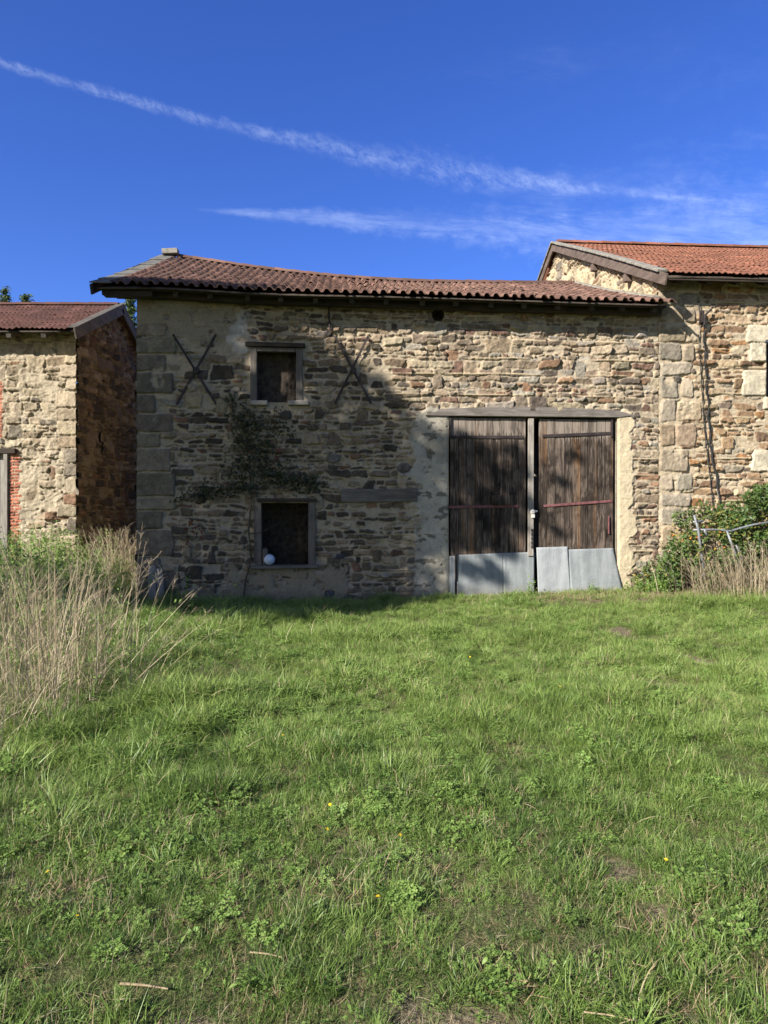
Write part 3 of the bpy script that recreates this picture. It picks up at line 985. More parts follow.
def hbar(parent, name, x0, x1, z0, z1, th, mat, y=None, dep=0.016):
    q = MB()
    y = FL - 0.009 if y is None else y
    L = math.hypot(x1 - x0, z1 - z0)
    q.box(((x0 + x1) / 2, y, (z0 + z1) / 2), (L, dep, th), Matrix.Rotation(-math.atan2(z1 - z0, x1 - x0), 3, 'Y'))
    return q.build(name, M[mat], parent, 0.003)


ld = leaf(a + 0.03, mid0 - 0.01, 0.06, d - 0.02, 9, True)
rd = leaf(mid1 + 0.05, b - 0.05, 0.10, d - 0.03, 9, False)
P = lambda x, y_: W(x, y_)
for (door, x0, y0, x1, y1, th, mt) in ((ld, 449, 437, 523, 437, 0.055, 'iron'), (ld, 449, 507, 519, 506, 0.05, 'redpaint'), (rd, 543, 436, 614, 433, 0.055, 'iron'), (rd, 544, 506, 613, 501, 0.045, 'redpaint')):
    p0, p1 = P(x0, y0), P(x1, y1)
    hbar(door, 'strap_hinge', p0[0], p1[0], p0[1], p1[1], th, mt)
# iron hinge post at the top left, red iron latch plate on the right leaf
p0, p1 = P(449.5, 438), P(449.5, 415)
q = MB(); q.bar((p0[0] + 0.015, FL - 0.02, p0[1]), (p1[0] + 0.015, FL - 0.02, p1[1]), 0.05, 0.03); q.build('hinge_post', M['iron'], ld, 0.004)
p0, p1 = P(612, 437), P(612, 417)
q = MB(); q.bar((p0[0], FL - 0.02, p0[1]), (p1[0], FL - 0.02, p1[1]), 0.045, 0.03); q.build('hinge_post', M['iron'], rd, 0.004)
p0, p1 = P(609, 534), P(609, 516)
q = MB(); q.bar((p0[0], FL - 0.012, p0[1]), (p1[0], FL - 0.012, p1[1]), 0.05, 0.016); q.build('latch_plate', M['redpaint'], rd, 0.004)
# little wooden block nailed to the left leaf
p0, p1 = P(492, 505), P(513, 495)
q = MB(); q.box(((p0[0] + p1[0]) / 2, FL - 0.03, (p0[1] + p1[1]) / 2), (p1[0] - p0[0], 0.06, p1[1] - p0[1]), Matrix.Rotation(R(-2), 3, 'Y'))
q.build('handle_block', M['door'], ld, 0.006)
# cover batten on the left leaf, knob
b0, b1 = W(528, 420)[0], W(533.5, 420)[0]
q = MB(); q.box(((b0 + b1) / 2, FL - 0.025, (P(531, 556)[1] + d - 0.03) / 2), (b1 - b0, 0.05, d - 0.03 - P(531, 556)[1]), Matrix.Rotation(R(0.15), 3, 'Y'))
q.build('cover_batten', M['batten'], ld, 0.006)
kp = P(532, 512)
q = MB()
q.tube([(kp[0], FL - 0.05, kp[1]), (kp[0], FL - 0.075, kp[1] + 0.005), (kp[0], FL - 0.10, kp[1])], [0.035, 0.05, 0.03], 10)
q.box((kp[0] + 0.01, FL - 0.065, kp[1] - 0.07), (0.06, 0.03, 0.07))
q.build('padlock', M['white'], ld, 0.004)
q = MB()
q.tube([(kp[0] + 0.10, FL - 0.01, kp[1] + 0.015), (kp[0] + 0.07, FL - 0.04, kp[1] + 0.012), (kp[0] + 0.04, FL - 0.05, kp[1])], 0.018, 8)
q.build('hasp', M['white'], ld)
p0 = P(531.5, 530)
q = MB()
for i in range(9):
    zc = p0[1] - i * 0.038
    q.tube([(p0[0] + (0.012 if i % 2 else 0) + 0.014 * math.cos(t_), FL - 0.058 + (0.006 if i % 2 else -0.004), zc + 0.024 * math.sin(t_)) for t_ in np.linspace(0, 2 * math.pi, 9)], 0.006, 5, False)
q.build('chain', M['iron'], ld, smooth=True)


def sheet(name, corners, y_top, y_bot, mat, parent, seed, amp=0.006, n=24):
    """thin metal sheet through four (u, z) corners bl, br, tr, tl"""
    cn = np.array(corners, float)
    s, t_ = np.meshgrid(np.linspace(0, 1, n), np.linspace(0, 1, n))
    uv = (cn[0] * (1 - s)[..., None] + cn[1] * s[..., None]) * (1 - t_)[..., None] + (cn[3] * (1 - s)[..., None] + cn[2] * s[..., None]) * t_[..., None]
    y = y_bot * (1 - t_) + y_top * t_ + amp * fbm(s * 3 + seed, t_ * 3, seed, 3) + 0.5 * amp * fbm(s * 9 + seed, t_ * 2, seed + 5, 2)
    i = np.arange(n * n).reshape(n, n)
    F = np.stack([i[:-1, :-1], i[:-1, 1:], i[1:, 1:], i[1:, :-1]], -1).reshape(-1, 4)
    o = link(name, np_mesh(name, np.stack([uv[..., 0].ravel(), y.ravel(), uv[..., 1].ravel()], 1), F, smooth=True), mat, parent)
    sd = o.modifiers.new('thickness', 'SOLIDIFY')
    sd.thickness = 0.004
    sd.offset = 0
    return o


def px4(l):
    return [P(*p) for p in l]


sheet('metal_sheet', px4([(457, 600), (504, 600), (504, 553), (457, 555)]), FL - 0.012, FL - 0.035, M['galv'], ld, 3)
sheet('metal_sheet', px4([(503.5, 600), (534, 600), (534.5, 552), (503.5, 553)]), FL - 0.020, FL - 0.043, M['galv'], ld, 4)
sheet('metal_sheet', px4([(449.5, 602), (455, 602), (455, 556), (449.5, 556)]), FL - 0.016, FL - 0.030, M['galv2'], ld, 7)
q = MB(); p0, p1 = P(455.5, 580), P(455.5, 553); q.bar((p0[0], FL - 0.045, p0[1]), (p1[0], FL - 0.045, p1[1]), 0.04, 0.012); q.build('iron_stay', M['iron'], ld)
BM = Matrix.Translation((OX, OY, 0)) @ Matrix.Rotation(YAW, 4, 'Z')


def placed(o, label, cat, group=None):
    """a loose thing modelled in the barn's frame and stood in the world"""
    me = o.data
    me.transform(BM)
    c = sum((v.co for v in me.vertices), Vector()) / len(me.vertices)
    zmin = min(v.co.z for v in me.vertices)
    me.transform(Matrix.Translation((-c.x, -c.y, -zmin)))
    o.location = (c.x, c.y, zmin)
    return tag(o, label, cat, group)


placed(sheet('metal_sheet', px4([(569.5, 600), (622, 596), (613.5, 548), (568, 549.5)]), FL - 0.018, FL - 0.13, M['galv'], None, 5),
       'wide blue grey metal sheet leaning against the foot of the right barn door', 'metal sheet')
placed(sheet('metal_sheet', px4([(537, 601), (570, 601), (567.5, 546.5), (536.5, 547.5)]), FL - 0.030, FL - 0.12, M['galv2'], None, 6),
       'narrow pale metal sheet leaning over the seam of the two barn doors', 'metal sheet')

# --- iron X anchors
for (px, py, lx, ly, rx, ry) in ((197, 371, 26, 36, 20, 34), (353, 371, 20, 34, 18, 33)):
    an = MB()
    ca_, cz_ = W(px, py)
    for sgn in (1, -1):
        p0, p1 = W(px - sgn * lx * (0.9 if sgn > 0 else 0.75), py - ly), W(px + sgn * rx, py + ry)
        yv = -0.045 - (0.012 if sgn > 0 else 0)
        L = math.hypot(p1[0] - p0[0], p1[1] - p0[1])
        an.box(((p0[0] + p1[0]) / 2, yv, (p0[1] + p1[1]) / 2), (L, 0.012, 0.040), Matrix.Rotation(-math.atan2(p1[1] - p0[1], p1[0] - p0[0]), 3, 'Y'))
    an.tube([(ca_, -0.03, cz_), (ca_, -0.085, cz_)], 0.06, 12)
    an.build('wall_anchor', M['iron'], barn, 0.003)
q = MB()
p0, p1 = W(327, 303), W(330, 332)
q.tube([(p0[0], -0.05, p0[1] + 0.15), (p0[0] + 0.02, -0.05, p0[1]), (p1[0], -0.045, p1[1])], 0.016, 8)
q.build('iron_rod', M['iron'], barn)

# --- roofs


def tile_roof(name, pt, ulo, uhi, pitch, waves, rows, mat, parent, amp=0.045, seed=1, step=0.028, umax=None, thick=0.016, kind='roman', jz=0.006):
    """pt(u, s, lift) -> point; a roof of separate overlapping tiles in one mesh"""
    r = np.random.default_rng(seed)
    per = 9 if kind == 'roman' else 6 * waves + 1
    x = np.linspace(0, 1, per)
    if kind == 'roman':
        prof = np.where(x < 0.66, np.sqrt(np.clip(1 - ((x - 0.33) / 0.33) ** 2, 0, 1)), 0.0) * amp
    else:
        ph = (x * waves) % 1.0
        prof = amp * np.clip(np.sin(ph * 2 * np.pi) * 0.5 + 0.5, 0, 1) ** 1.2
    cols = int(round((uhi - ulo) / pitch))
    Vs, Fs = [], []
    base = 0
    n = per
    g = np.arange(n - 1)
    for i in range(cols):
        u0 = ulo + i * pitch
        for j in range(rows):
            s0 = j / rows
            s1 = min(1.0, (j + 1.22) / rows)
            if umax is not None and u0 + pitch > umax(s0):
                continue
            du, dz, tw = r.normal(0, 0.007), abs(r.normal(0, jz)) * (3.0 if r.random() < 0.06 else 1.0), r.normal(0, 0.010)
            s0j = s0 + r.normal(0, 0.09) / rows if j else s0 + r.normal(0, 0.16) / rows
            uu = u0 + du + x * pitch * 1.04
            lo = pt(uu, s0j, 0) + np.stack([0 * x, 0 * x, prof + step + dz], 1)
            hi = pt(uu + tw, s1, 0) + np.stack([0 * x, 0 * x, prof * 0.88 + 0.004 + dz * 0.5], 1)
            lo2, hi2 = lo - (0, 0, thick), hi - (0, 0, thick)
            Vs += [lo, hi, lo2, hi2]
            a_, b_, c_, d_ = base, base + n, base + 2 * n, base + 3 * n
            Fs.append(np.stack([a_ + g, a_ + g + 1, b_ + g + 1, b_ + g], 1))
            Fs.append(np.stack([c_ + g + 1, c_ + g, d_ + g, d_ + g + 1], 1))
            Fs.append(np.stack([c_ + g, c_ + g + 1, a_ + g + 1, a_ + g], 1))
            Fs.append(np.array([[a_, b_, d_, c_], [a_ + n - 1, c_ + n - 1, d_ + n - 1, b_ + n - 1]]))
            base += 4 * n
    me = np_mesh(name, np.concatenate(Vs), np.concatenate(Fs), smooth=False)
    return link(name, me, mat, parent)


def slab(name, pt, ulo, uhi, lift0, lift1, mat, parent, n=24, m=6, s0=0.0, s1=1.0):
    """continuous board under the tiles"""
    us, ss = np.linspace(ulo, uhi, n), np.linspace(s0, s1, m)
    Vs = []
    for lf in (lift0, lift1):
        for s in ss:
            Vs.append(pt(us, s, lf))
    V_ = np.concatenate(Vs)
    F = []
    K = n * m
    for j in range(m - 1):
        for i in range(n - 1):
            F.append((j * n + i, (j + 1) * n + i, (j + 1) * n + i + 1, j * n + i + 1))
            F.append((K + j * n + i, K + j * n + i + 1, K + (j + 1) * n + i + 1, K + (j + 1) * n + i))
    for i in range(n - 1):
        F.append((i, i + 1, K + i + 1, K + i))
        F.append(((m - 1) * n + i, K + (m - 1) * n + i, K + (m - 1) * n + i + 1, (m - 1) * n + i + 1))
    for j in range(m - 1):
        F.append((j * n, K + j * n, K + (j + 1) * n, (j + 1) * n))
        F.append((j * n + n - 1, (j + 1) * n + n - 1, K + (j + 1) * n + n - 1, K + j * n + n - 1))
    return link(name, np_mesh(name, V_, np.array(F)), mat, parent)


def ridge_caps(name, pts, rad, mat, parent, seg=0.38):
    q = MB()
    L = [0]
    for p0, p1 in zip(pts[:-1], pts[1:]):
        L.append(L[-1] + (Vector(p1) - Vector(p0)).length)
    n = max(1, int(L[-1] / seg))
    P_ = np.array(pts, float)
    at_ = lambda s: np.array([np.interp(s, L, P_[:, k]) for k in range(3)])
    for i in range(n):
        p0, p1 = at_(L[-1] * i / n), at_(L[-1] * (i + 1.12) / n)
        ax = Vector(p1 - p0).normalized()
        side = ax.cross(Vector((0, 0, 1))).normalized()
        vs, fs = [], []
        m_ = 7
        for (pp, rr) in ((p0, rad * 1.06), (p1, rad * 0.92)):
            for k in range(m_):
                th = math.pi * k / (m_ - 1)
                vs.append(Vector(pp) + side * math.cos(th) * rr + Vector((0, 0, math.sin(th) * rr * 0.8 + jit(0.004))))
        for k in range(m_ - 1):
            fs.append((k, k + 1, m_ + k + 1, m_ + k))
        fs.append(tuple(range(m_)))
        q.add(vs, fs)
    return q.build(name, mat, parent)


UL = -0.53
roof = slab('roof', roof_pt, UL, 9.38, -0.075, -0.045, M['darkwood_y'], barn, 40, 8)
tile_roof('tiles', roof_pt, UL + 0.17, 9.62, 0.165, 1, 15, M['tile_old'], roof, 0.060, 5, 0.014, jz=0.004, umax=lambda s: 9.62 if s < 0.08 else 9.42)
# back slope
back_pt = lambda u, s, lift=0.0: np.stack(np.broadcast_arrays(u, -(RIDGE_W - 0.0) + 4.65 * s, ridge_z(u) - 2.15 * s + lift), -1)
slab('roof', back_pt, UL, 9.38, -0.075, 0.02, M['tile_old'], barn, 20, 3)
ridge_caps('ridge_tiles', [tuple(roof_pt(np.array(u_), 1.0, 0.02)) for u_ in np.linspace(UL + 0.3, 9.3, 20)], 0.105, M['tile_old'], roof)
# stone and slates along the left verge
q = MB()
for i in range(11):
    s0 = i / 11
    pA, pB = roof_pt(np.array(UL + 0.06), s0 - 0.01, 0.045 + 0.012 * (i % 2)), roof_pt(np.array(UL + 0.06), s0 + 0.125, 0.028)
    ax = Vector(pB - pA)
    q.bar(tuple(pA), tuple(pB), 0.34 + jit(0.03), 0.022, (0, 0, 1))
q.build('verge_slates', M['slate'], roof, 0.004)
q = MB()
pA, pB = roof_pt(np.array(UL - 0.09), -0.01, -0.075), roof_pt(np.array(UL - 0.09), 1.0, -0.075)
q.bar(tuple(pA), tuple(pB), 0.03, 0.17, (0, 0, 1))
q.build('barge_board', M['darkwood_y'], roof, 0.004)
# flashing mortar where the roof meets the house
q = MB()
for i in range(10):
    pA, pB = roof_pt(np.array(9.37), 0.08 + i * 0.092, 0.05), roof_pt(np.array(9.37), 0.08 + (i + 1) * 0.092, 0.05)
    q.bar(tuple(pA), tuple(pB), 0.16, 0.09 + jit(0.012), (0, 0, 1))
q.build('mortar_flashing', M['cement'], roof, 0.02)
# eave timbers: rafters, wall plate, fascia batten
for i in range(17):
    u_ = -0.45 + i * 0.605 + jit(0.05)
    pA, pB = roof_pt(np.array(u_), 0.02, -0.135), roof_pt(np.array(u_), 0.20, -0.135)
    q = MB()
    q.bar(tuple(pA), tuple(pB), 0.085, 0.11, (0, 0, 1))
    q.build('rafter', M['darkwood_y'], roof, 0.004)
for (wo, dz, hh, u0_, name) in ((EAVE_W - 0.07, -0.085, 0.035, UL - 0.07, 'eave_batten'), (0.12, -0.055, 0.14, -0.32, 'wall_plate')):
    q = MB()
    us_ = np.linspace(u0_, 9.40, 12)
    sv = (EAVE_W - wo) / (EAVE_W - RIDGE_W)
    for u_a, u_b in zip(us_[:-1], us_[1:]):
        pA, pB = roof_pt(np.array(u_a), sv, dz - (0.14 if name == 'wall_plate' else 0)), roof_pt(np.array(u_b), sv, dz - (0.14 if name == 'wall_plate' else 0))
        q.bar(tuple(pA), tuple(pB), 0.05 if name == 'eave_batten' else 0.13, hh, (0, 0, 1))
    q.build(name, M['darkwood'], roof, 0.003)
for (ww, yy_) in ((-1.4, -0.165), (-2.9, -0.165), (0.30, -0.16)):
    sv = (EAVE_W - ww) / (EAVE_W - RIDGE_W)
    pA = roof_pt(np.array(-0.46), sv, yy_)
    pB = roof_pt(np.array(0.35), sv, yy_)
    q = MB()
    q.bar(tuple(pA), tuple(pB), 0.14, 0.13, (0, 0, 1))
    q.build('purlin', M['darkwood'], roof, 0.006)
# loose block on the ridge end
p = roof_pt(np.array(UL + 0.16), 0.985, 0.115)
q = MB()
q.box((p[0], p[1], p[2] + 0.02), (0.36, 0.24, 0.12), Matrix.Rotation(R(-4), 3, 'Y'))
placed(q.build('stone_block', M['cement'], None, 0.012), 'pale stone block weighing down the left end of the barn ridge', 'stone')

# ------------------------------------------------------------------ house on the right
house = empty('stone_house', (OX, OY, 0), YAW, 'taller stone house joined to the right end of the barn, orange tile roof', 'house')
HU = 9.44
HE, HR, HEW, HRW = 5.83, 8.74, 0.40, -5.85


def house_pt(u, s, lift=0.0):
    sag = -0.04 * np.sin(np.pi * np.asarray(s)) * np.sin(np.asarray(u) * 1.1)
    return np.stack(np.broadcast_arrays(u, -(HEW + (HRW - HEW) * s), HE + (HR - HE) * s + lift + sag), -1)


hs = (HR - HE) / (HEW - HRW)
mh = Masonry(HU, 16.3, -0.3, 6.1, RES, 23, (0.455, 0.370, 0.255))
HW = [snap(v) for v in wr(765.5, 343, 830, 397)]


def zone_house(u, v):
    if HW[0] - 0.15 < u < HW[1] + 0.15 and HW[2] - 0.15 < v < HW[3] + 0.15:
        return None
    if u < HU + 0.62 + 0.15 * math.sin(v * 9):
        return None
    if v < 2.1 and mh.rng.random() < 0.3:
        return dict(keep=0.75, pal=PAL_HOUSE, prot=0.014, shrink=0.02)
    return dict(keep=0.93, pal=PAL_HOUSE, prot=0.013, shrink=0.013)


mh.fill(zone_house, 0.062, 0.15, (1.3, 4.0))
mh.ledges(0.40, HU + 0.8, 16.0, 78, (0.49, 0.39, 0.25), 0.022)
mh.smear(0.18 + 0.10 * mh.big + 0.12 * smoothstep(-mh.V, -2.6, -1.6), 33, 3.5, 0.7)
r = np.random.default_rng(12)
y = -0.3
while y < 5.9:
    h = r.uniform(0.27, 0.48)
    x = HU + 0.012
    lim = HU + r.uniform(0.55, 0.85)
    while x < lim - 0.12:
        wd = r.uniform(0.28, 0.62)
        if lim - x - wd < 0.18:
            wd = lim - x
        cc = pick([(3, (0.35, 0.285, 0.205)), (2, (0.30, 0.255, 0.195)), (1.4, (0.34, 0.26, 0.175)), (1, (0.27, 0.23, 0.175))], r)
        j = r.normal(0, 0.018, (4, 2))
        mh.stone(np.array([(x + 0.014, y + 0.016), (x + wd - 0.014, y + 0.016), (x + wd - 0.014, y + h - 0.016), (x + 0.014, y + h - 0.016)]) + j, cc, 0.022 + r.normal(0, 0.004), 0.02, 0.03, 0.8, 0.02, True)
        x += wd
    y += h
mh.smear(np.where(mh.U < HU + 0.85, 0.30, 0.0), 97, 3.0, 0.6)
for (px, py, rad, cc) in ((677, 379, 0.075, (0.10, 0.085, 0.07)), (693, 371, 0.065, (0.14, 0.11, 0.085)), (738, 357, 0.03, (0.06, 0.055, 0.05))):
    cu, cv = W(px, py)
    mh.stone([(cu + rad * math.cos(a_), cv + rad * math.sin(a_)) for a_ in np.linspace(0, 2 * math.pi, 9)[:-1]], cc, 0.03, 0.012, 0.02, 0.5, 0.01)
for (x0, y0, x1, y1) in ((748, 342, 766, 362), (740, 371, 766, 396), (762, 396, 790, 410), (750, 450, 790, 472), (745, 326, 800, 343)):
    a_, b_, c_, d_ = wr(x0, y0, x1, y1)
    mh.stone([(a_, c_), (b_ + 0.02, c_), (b_ + 0.02, d_), (a_ + 0.04, d_)], np.array((0.56, 0.49, 0.36)) * r.uniform(0.9, 1.05), 0.035, 0.015, 0.02, 0.5, 0.005, True)
dd = np.maximum.reduce([HW[0] - mh.U, mh.U - HW[1], HW[2] - mh.V, mh.V - HW[3]])
mh.H *= smoothstep(dd, 0.0, 0.03) * 0.9 + 0.1
link('wall', mh.mesh('house_front_wall', lambda U, V, H: np.stack([U, -H - 0.015, V], -1), [HW], lambda cu, cv: cv < HE + HEW * hs - 0.16), M['house_wall'], house)
hwn = reveal(HW[0], HW[1], HW[2], HW[3], 0.3, house, 'window', 'sill')
q = MB()
q.box(((HW[0] + HW[1]) / 2, 0.24, (HW[2] + HW[3]) / 2), (HW[1] - HW[0] - 0.004, 0.03, HW[3] - HW[2] - 0.004))
q.build('dark_panel', M['darkwood'], hwn)  # dark panel added to stand for the unlit window opening
# gable towards the barn
mg = Masonry(-11.7, 0.0, 3.6, 9.0, 0.018, 29, (0.54, 0.43, 0.28))
mg.fill(lambda u, v: dict(keep=0.9, pal=PAL_SHED, prot=0.02, shrink=0.016), 0.10, 0.24)
mg.smear(0.52, 35, 3.0, 0.6)
mg.H += 0.012 * mg.med + 0.02 * fbm(mg.U * 3, mg.V * 3, 8, 2)
gk = lambda cu, cv: cv < np.where(cu > HRW, HE + hs * (HEW - cu), HR - hs * (HRW - cu)) - 0.13
link('wall', mg.mesh('house_gable_wall', lambda U, V, H: np.stack([HU - H, -U, V], -1), (), gk, flip=True), M['house_wall'], house)
q = MB()
q.box((16.2, 5.9, 2.8), (0.3, 11.4, 6.0))
q.box((12.8, 11.65, 2.8), (6.6, 0.3, 6.0))
q.build('wall', M['plaster_in'], house)
HL = HU - 0.13
hroof = slab('roof', house_pt, HL + 0.02, 16.8, -0.08, -0.045, M['darkwood_y'], house, 20, 5)
tile_roof('tiles', house_pt, HL + 0.12, 16.8, 0.235, 2, 20, M['tile_orange'], hroof, 0.030, 9, 0.024, kind='wave', jz=0.004)
hb = lambda u, s, lift=0.0: np.stack(np.broadcast_arrays(u, -HRW + 6.9 * s, HR - hs * 6.9 * s + lift), -1)
slab('roof', hb, HL + 0.02, 16.8, -0.08, 0.03, M['tile_orange'], house, 6, 3)
ridge_caps('ridge_tiles', [(u_, -HRW, HR + 0.03) for u_ in np.linspace(HL + 0.1, 16.7, 6)], 0.11, M['tile_orange'], hroof, 0.40)
for (fn, s1_, nm) in ((house_pt, 1.0, 'barge_board'), (hb, 1.0, 'barge_board')):
    q = MB()
    pA, pB = (fn(np.array(HL), -0.03 if fn is house_pt else 0.0, -0.08), fn(np.array(HL), 1.0, -0.08))
    q.bar(tuple(pA), tuple(pB), 0.04, 0.20, (0, 0, 1))
    q.build(nm, M['barge'], hroof, 0.006)
    q = MB()
    for i in range(18):
        pA, pB = fn(np.array(HL + 0.03), i / 18 + 0.002, 0.045 + jit(0.004)), fn(np.array(HL + 0.03), (i + 1) / 18, 0.045 + jit(0.004))
        q.bar(tuple(pA), tuple(pB), 0.20, 0.05, (0, 0, 1))
    q.build('verge_cap', M['cement'], hroof, 0.01)
for i in range(10):
    u_ = HU + 0.25 + i * 0.55
    pA, pB = house_pt(np.array(u_), 0.012, -0.135), house_pt(np.array(u_), 0.12, -0.135)
    q = MB()
    q.bar(tuple(pA), tuple(pB), 0.09, 0.11, (0, 0, 1))
    q.build('rafter', M['darkwood_y'], hroof, 0.004)
q = MB()
pA, pB = house_pt(np.array(HL + 0.03), 0.005, -0.09), house_pt(np.array(16.8), 0.005, -0.09)
q.bar(tuple(pA), tuple(pB), 0.05, 0.07, (0, 0, 1))
q.build('eave_batten', M['darkwood'], hroof, 0.003)
for (px, py, wv) in ((594, 268, -3.0), (637, 280, -1.2)):        # purlin ends in the gable
    q = MB()
    zz = HE + hs * (HEW - wv) - 0.30
    q.box((HU - 0.04, -wv, zz), (0.22, 0.12, 0.16))
    q.build('purlin', M['barge'], hroof, 0.01)

# cables on the house front
cb0 = W(700, 318)
br = MB()
br.box((cb0[0], -0.07, cb0[1]), (0.05, 0.10, 0.22))
br.tube([(cb0[0] - 0.05, -0.05, cb0[1] + 0.30), (cb0[0] - 0.05, -0.10, cb0[1] + 0.05), (cb0[0] - 0.04, -0.06, cb0[1] - 0.15)], 0.016, 6)
br.tube([(cb0[0] + 0.02, -0.12, cb0[1] - 0.16), (cb0[0] + 0.03, -0.13, cb0[1] + 0.02), (cb0[0] + 0.10, -0.14, cb0[1] + 0.09), (cb0[0] + 0.16, -0.10, cb0[1] + 0.13)], 0.022, 6)
placed(br.build('cable_bracket', M['iron'], None, 0.004), 'dark iron bracket where the cables meet the house eave', 'bracket')


def cable(pxs, rad, out, wig, name, label):
    pts = []
    n = 40
    ys = [p[1] for p in pxs]
    for i in range(n):
        yv = ys[0] + (ys[-1] - ys[0]) * i / (n - 1)
        xv = np.interp(yv, ys, [p[0] for p in pxs])
        u_, z_ = W(xv, yv)
        pts.append((u_ + wig * math.sin(i * 1.3) + jit(wig), -out - abs(0.01 * math.sin(i * 0.8)), z_))
    q_ = MB()
    q_.tube(pts, rad, 6)
    o = q_.build(name, M['black'], None, smooth=True)
    return placed(o, label, 'cable')


cable([(702, 322), (703, 350), (706, 400), (709, 450), (715, 480), (721, 520)], 0.017, 0.05, 0.012, 'power_cable', 'thicker wavy black cable hanging down the house wall')
cable([(697, 335), (700, 380), (703, 430), (709, 480), (713, 520)], 0.010, 0.045, 0.002, 'power_cable', 'thin straight black cable clipped to the house wall')

# ------------------------------------------------------------------ outbuilding on the left
SX, SYY = -7.08, 16.1
shed = empty('stone_outbuilding', (SX, SYY, 0), 0, 'small stone outbuilding with red tile roof left of the barn', 'outbuilding')
SE, SR, SEW, SRW = 5.64, 6.98, 0.46, -2.35
shed_pt = lambda u, s, lift=0.0: np.stack(np.broadcast_arrays(u, -(SEW + (SRW - SEW) * s), SE + (SR - SE) * s + lift - 0.03 * np.sin(np.pi * np.asarray(s))), -1)
ss_ = (SR - SE) / (SEW - SRW)


def SW(px, py):
    a_, b_ = (px - 384) / FPX, (512 - py) / FPX
    return a_ * SYY - SX, CAM_H + b_ * SYY


m2 = Masonry(-6.6, 0.0, -0.2, 5.75, 0.0155, 43, (0.44, 0.370, 0.265), rough=1.4)
SD = (-6.6, SW(9, 500)[0], -0.2, SW(9, 452)[1])
m2.fill(lambda u, v: None if (u < SD[1] + 0.32 and v < SD[3] + 0.1) else dict(keep=0.92, pal=PAL_SHED, prot=0.020, shrink=0.014), 0.13, 0.30, (1.0, 2.6))
m2.smear(0.50 + 0.12 * m2.big, 55, 3.2, 0.7)
m2.H += 0.02 * m2.med
r = np.random.default_rng(5)
y = -0.2
while y < 5.5:
    h = r.uniform(0.22, 0.4)
    wd = r.uniform(0.22, 0.5)
    m2.stone([(-wd, y + 0.012), (0.04, y + 0.012), (0.04, y + h - 0.012), (-wd, y + h - 0.012)], pick(PAL_SHED, r) * 1.08, 0.03, 0.02, 0.03)
    y += h
# brick jamb and patch
for (x0, x1, y0, y1) in ((9.5, 19.5, 452, 560), (0, 2.5, 384, 438)):
    ua, vb = SW(x0, y1)
    ub, vt = SW(x1, y0)
    if x0 == 0:
        ua -= 0.25
    z = vb
    k_ = 0
    while z < vt:
        x = ua - (0.0 if k_ % 2 else 0.11)
        while x < ub:
            e = min(x + 0.215, ub + (0.05 if k_ % 4 == 0 else 0))
            m2.stone([(max(x, ua) + 0.004, z + 0.005), (e - 0.004, z + 0.005), (e - 0.004, z + 0.062), (max(x, ua) + 0.004, z + 0.062)], np.array((0.46, 0.15, 0.09)) * r.uniform(0.75, 1.2), 0.012, 0.004, 0.008, 0.4, 0.01, True)
            x += 0.225
        z += 0.072
        k_ += 1
SDh = [-3.2, round(SD[1] / 0.0155) * 0.0155, -0.2, SD[3]]
link('wall', m2.mesh('outbuilding_front_wall', to3, [SDh], lambda cu, cv: cv < SE + SEW * ss_ - 0.15), M['shed_wall'], shed)
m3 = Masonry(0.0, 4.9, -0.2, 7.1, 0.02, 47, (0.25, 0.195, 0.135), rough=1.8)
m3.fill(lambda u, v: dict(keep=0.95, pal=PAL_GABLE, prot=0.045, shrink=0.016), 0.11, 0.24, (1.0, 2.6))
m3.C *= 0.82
m3.smear(0.12, 57, 3.5, 0.6)
m3.H += 0.015 * m3.med
sl0 = (1.30, 1.42, 2.95, 3.65)
g3 = lambda cu, cv: cv < np.where(cu < -SRW, SE + ss_ * (cu + SEW), SR - ss_ * (cu + SRW)) - 0.12
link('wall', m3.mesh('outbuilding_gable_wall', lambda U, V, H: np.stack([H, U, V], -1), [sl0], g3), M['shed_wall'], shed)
q = MB()
q.box((-0.12, (sl0[0] + sl0[1]) / 2, (sl0[2] + sl0[3]) / 2), (0.02, sl0[1] - sl0[0] + 0.02, sl0[3] - sl0[2] + 0.02))
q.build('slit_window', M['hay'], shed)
q = MB()
q.box((-6.5, 2.4, 2.6), (0.25, 4.7, 5.6))
q.box((-3.3, 4.85, 2.6), (6.5, 0.1, 5.6))
q.build('wall', M['plaster_in'], shed)
sroof = slab('roof', shed_pt, -6.9, 0.20, -0.08, -0.045, M['darkwood_y'], shed, 12, 4)
tile_roof('tiles', shed_pt, -6.9, 0.10, 0.23, 2, 9, M['tile_red'], sroof, 0.032, 13, 0.026, kind='wave', jz=0.005)
sbk = lambda u, s, lift=0.0: np.stack(np.broadcast_arrays(u, -SRW + 2.9 * s, SR - ss_ * 2.9 * s + lift), -1)
slab('roof', sbk, -6.9, 0.20, -0.08, 0.03, M['tile_red'], shed, 4, 3)
ridge_caps('ridge_tiles', [(u_, -SRW, SR + 0.02) for u_ in np.linspace(-6.8, 0.1, 8)], 0.10, M['tile_red'], sroof, 0.37)
for fn in (shed_pt, sbk):
    q = MB()
    pA, pB = fn(np.array(0.20), -0.02, -0.085), fn(np.array(0.20), 1.0, -0.085)
    q.bar(tuple(pA), tuple(pB), 0.04, 0.26, (0, 0, 1))
    q.build('barge_board', M['barge_gray'], sroof, 0.005)
    q = MB()
    pA, pB = fn(np.array(0.13), -0.01, 0.045), fn(np.array(0.13), 1.0, 0.045)
    q.bar(tuple(pA), tuple(pB), 0.20, 0.03, (0, 0, 1))
    q.build('verge_cap', M['barge_gray'], sroof, 0.005)
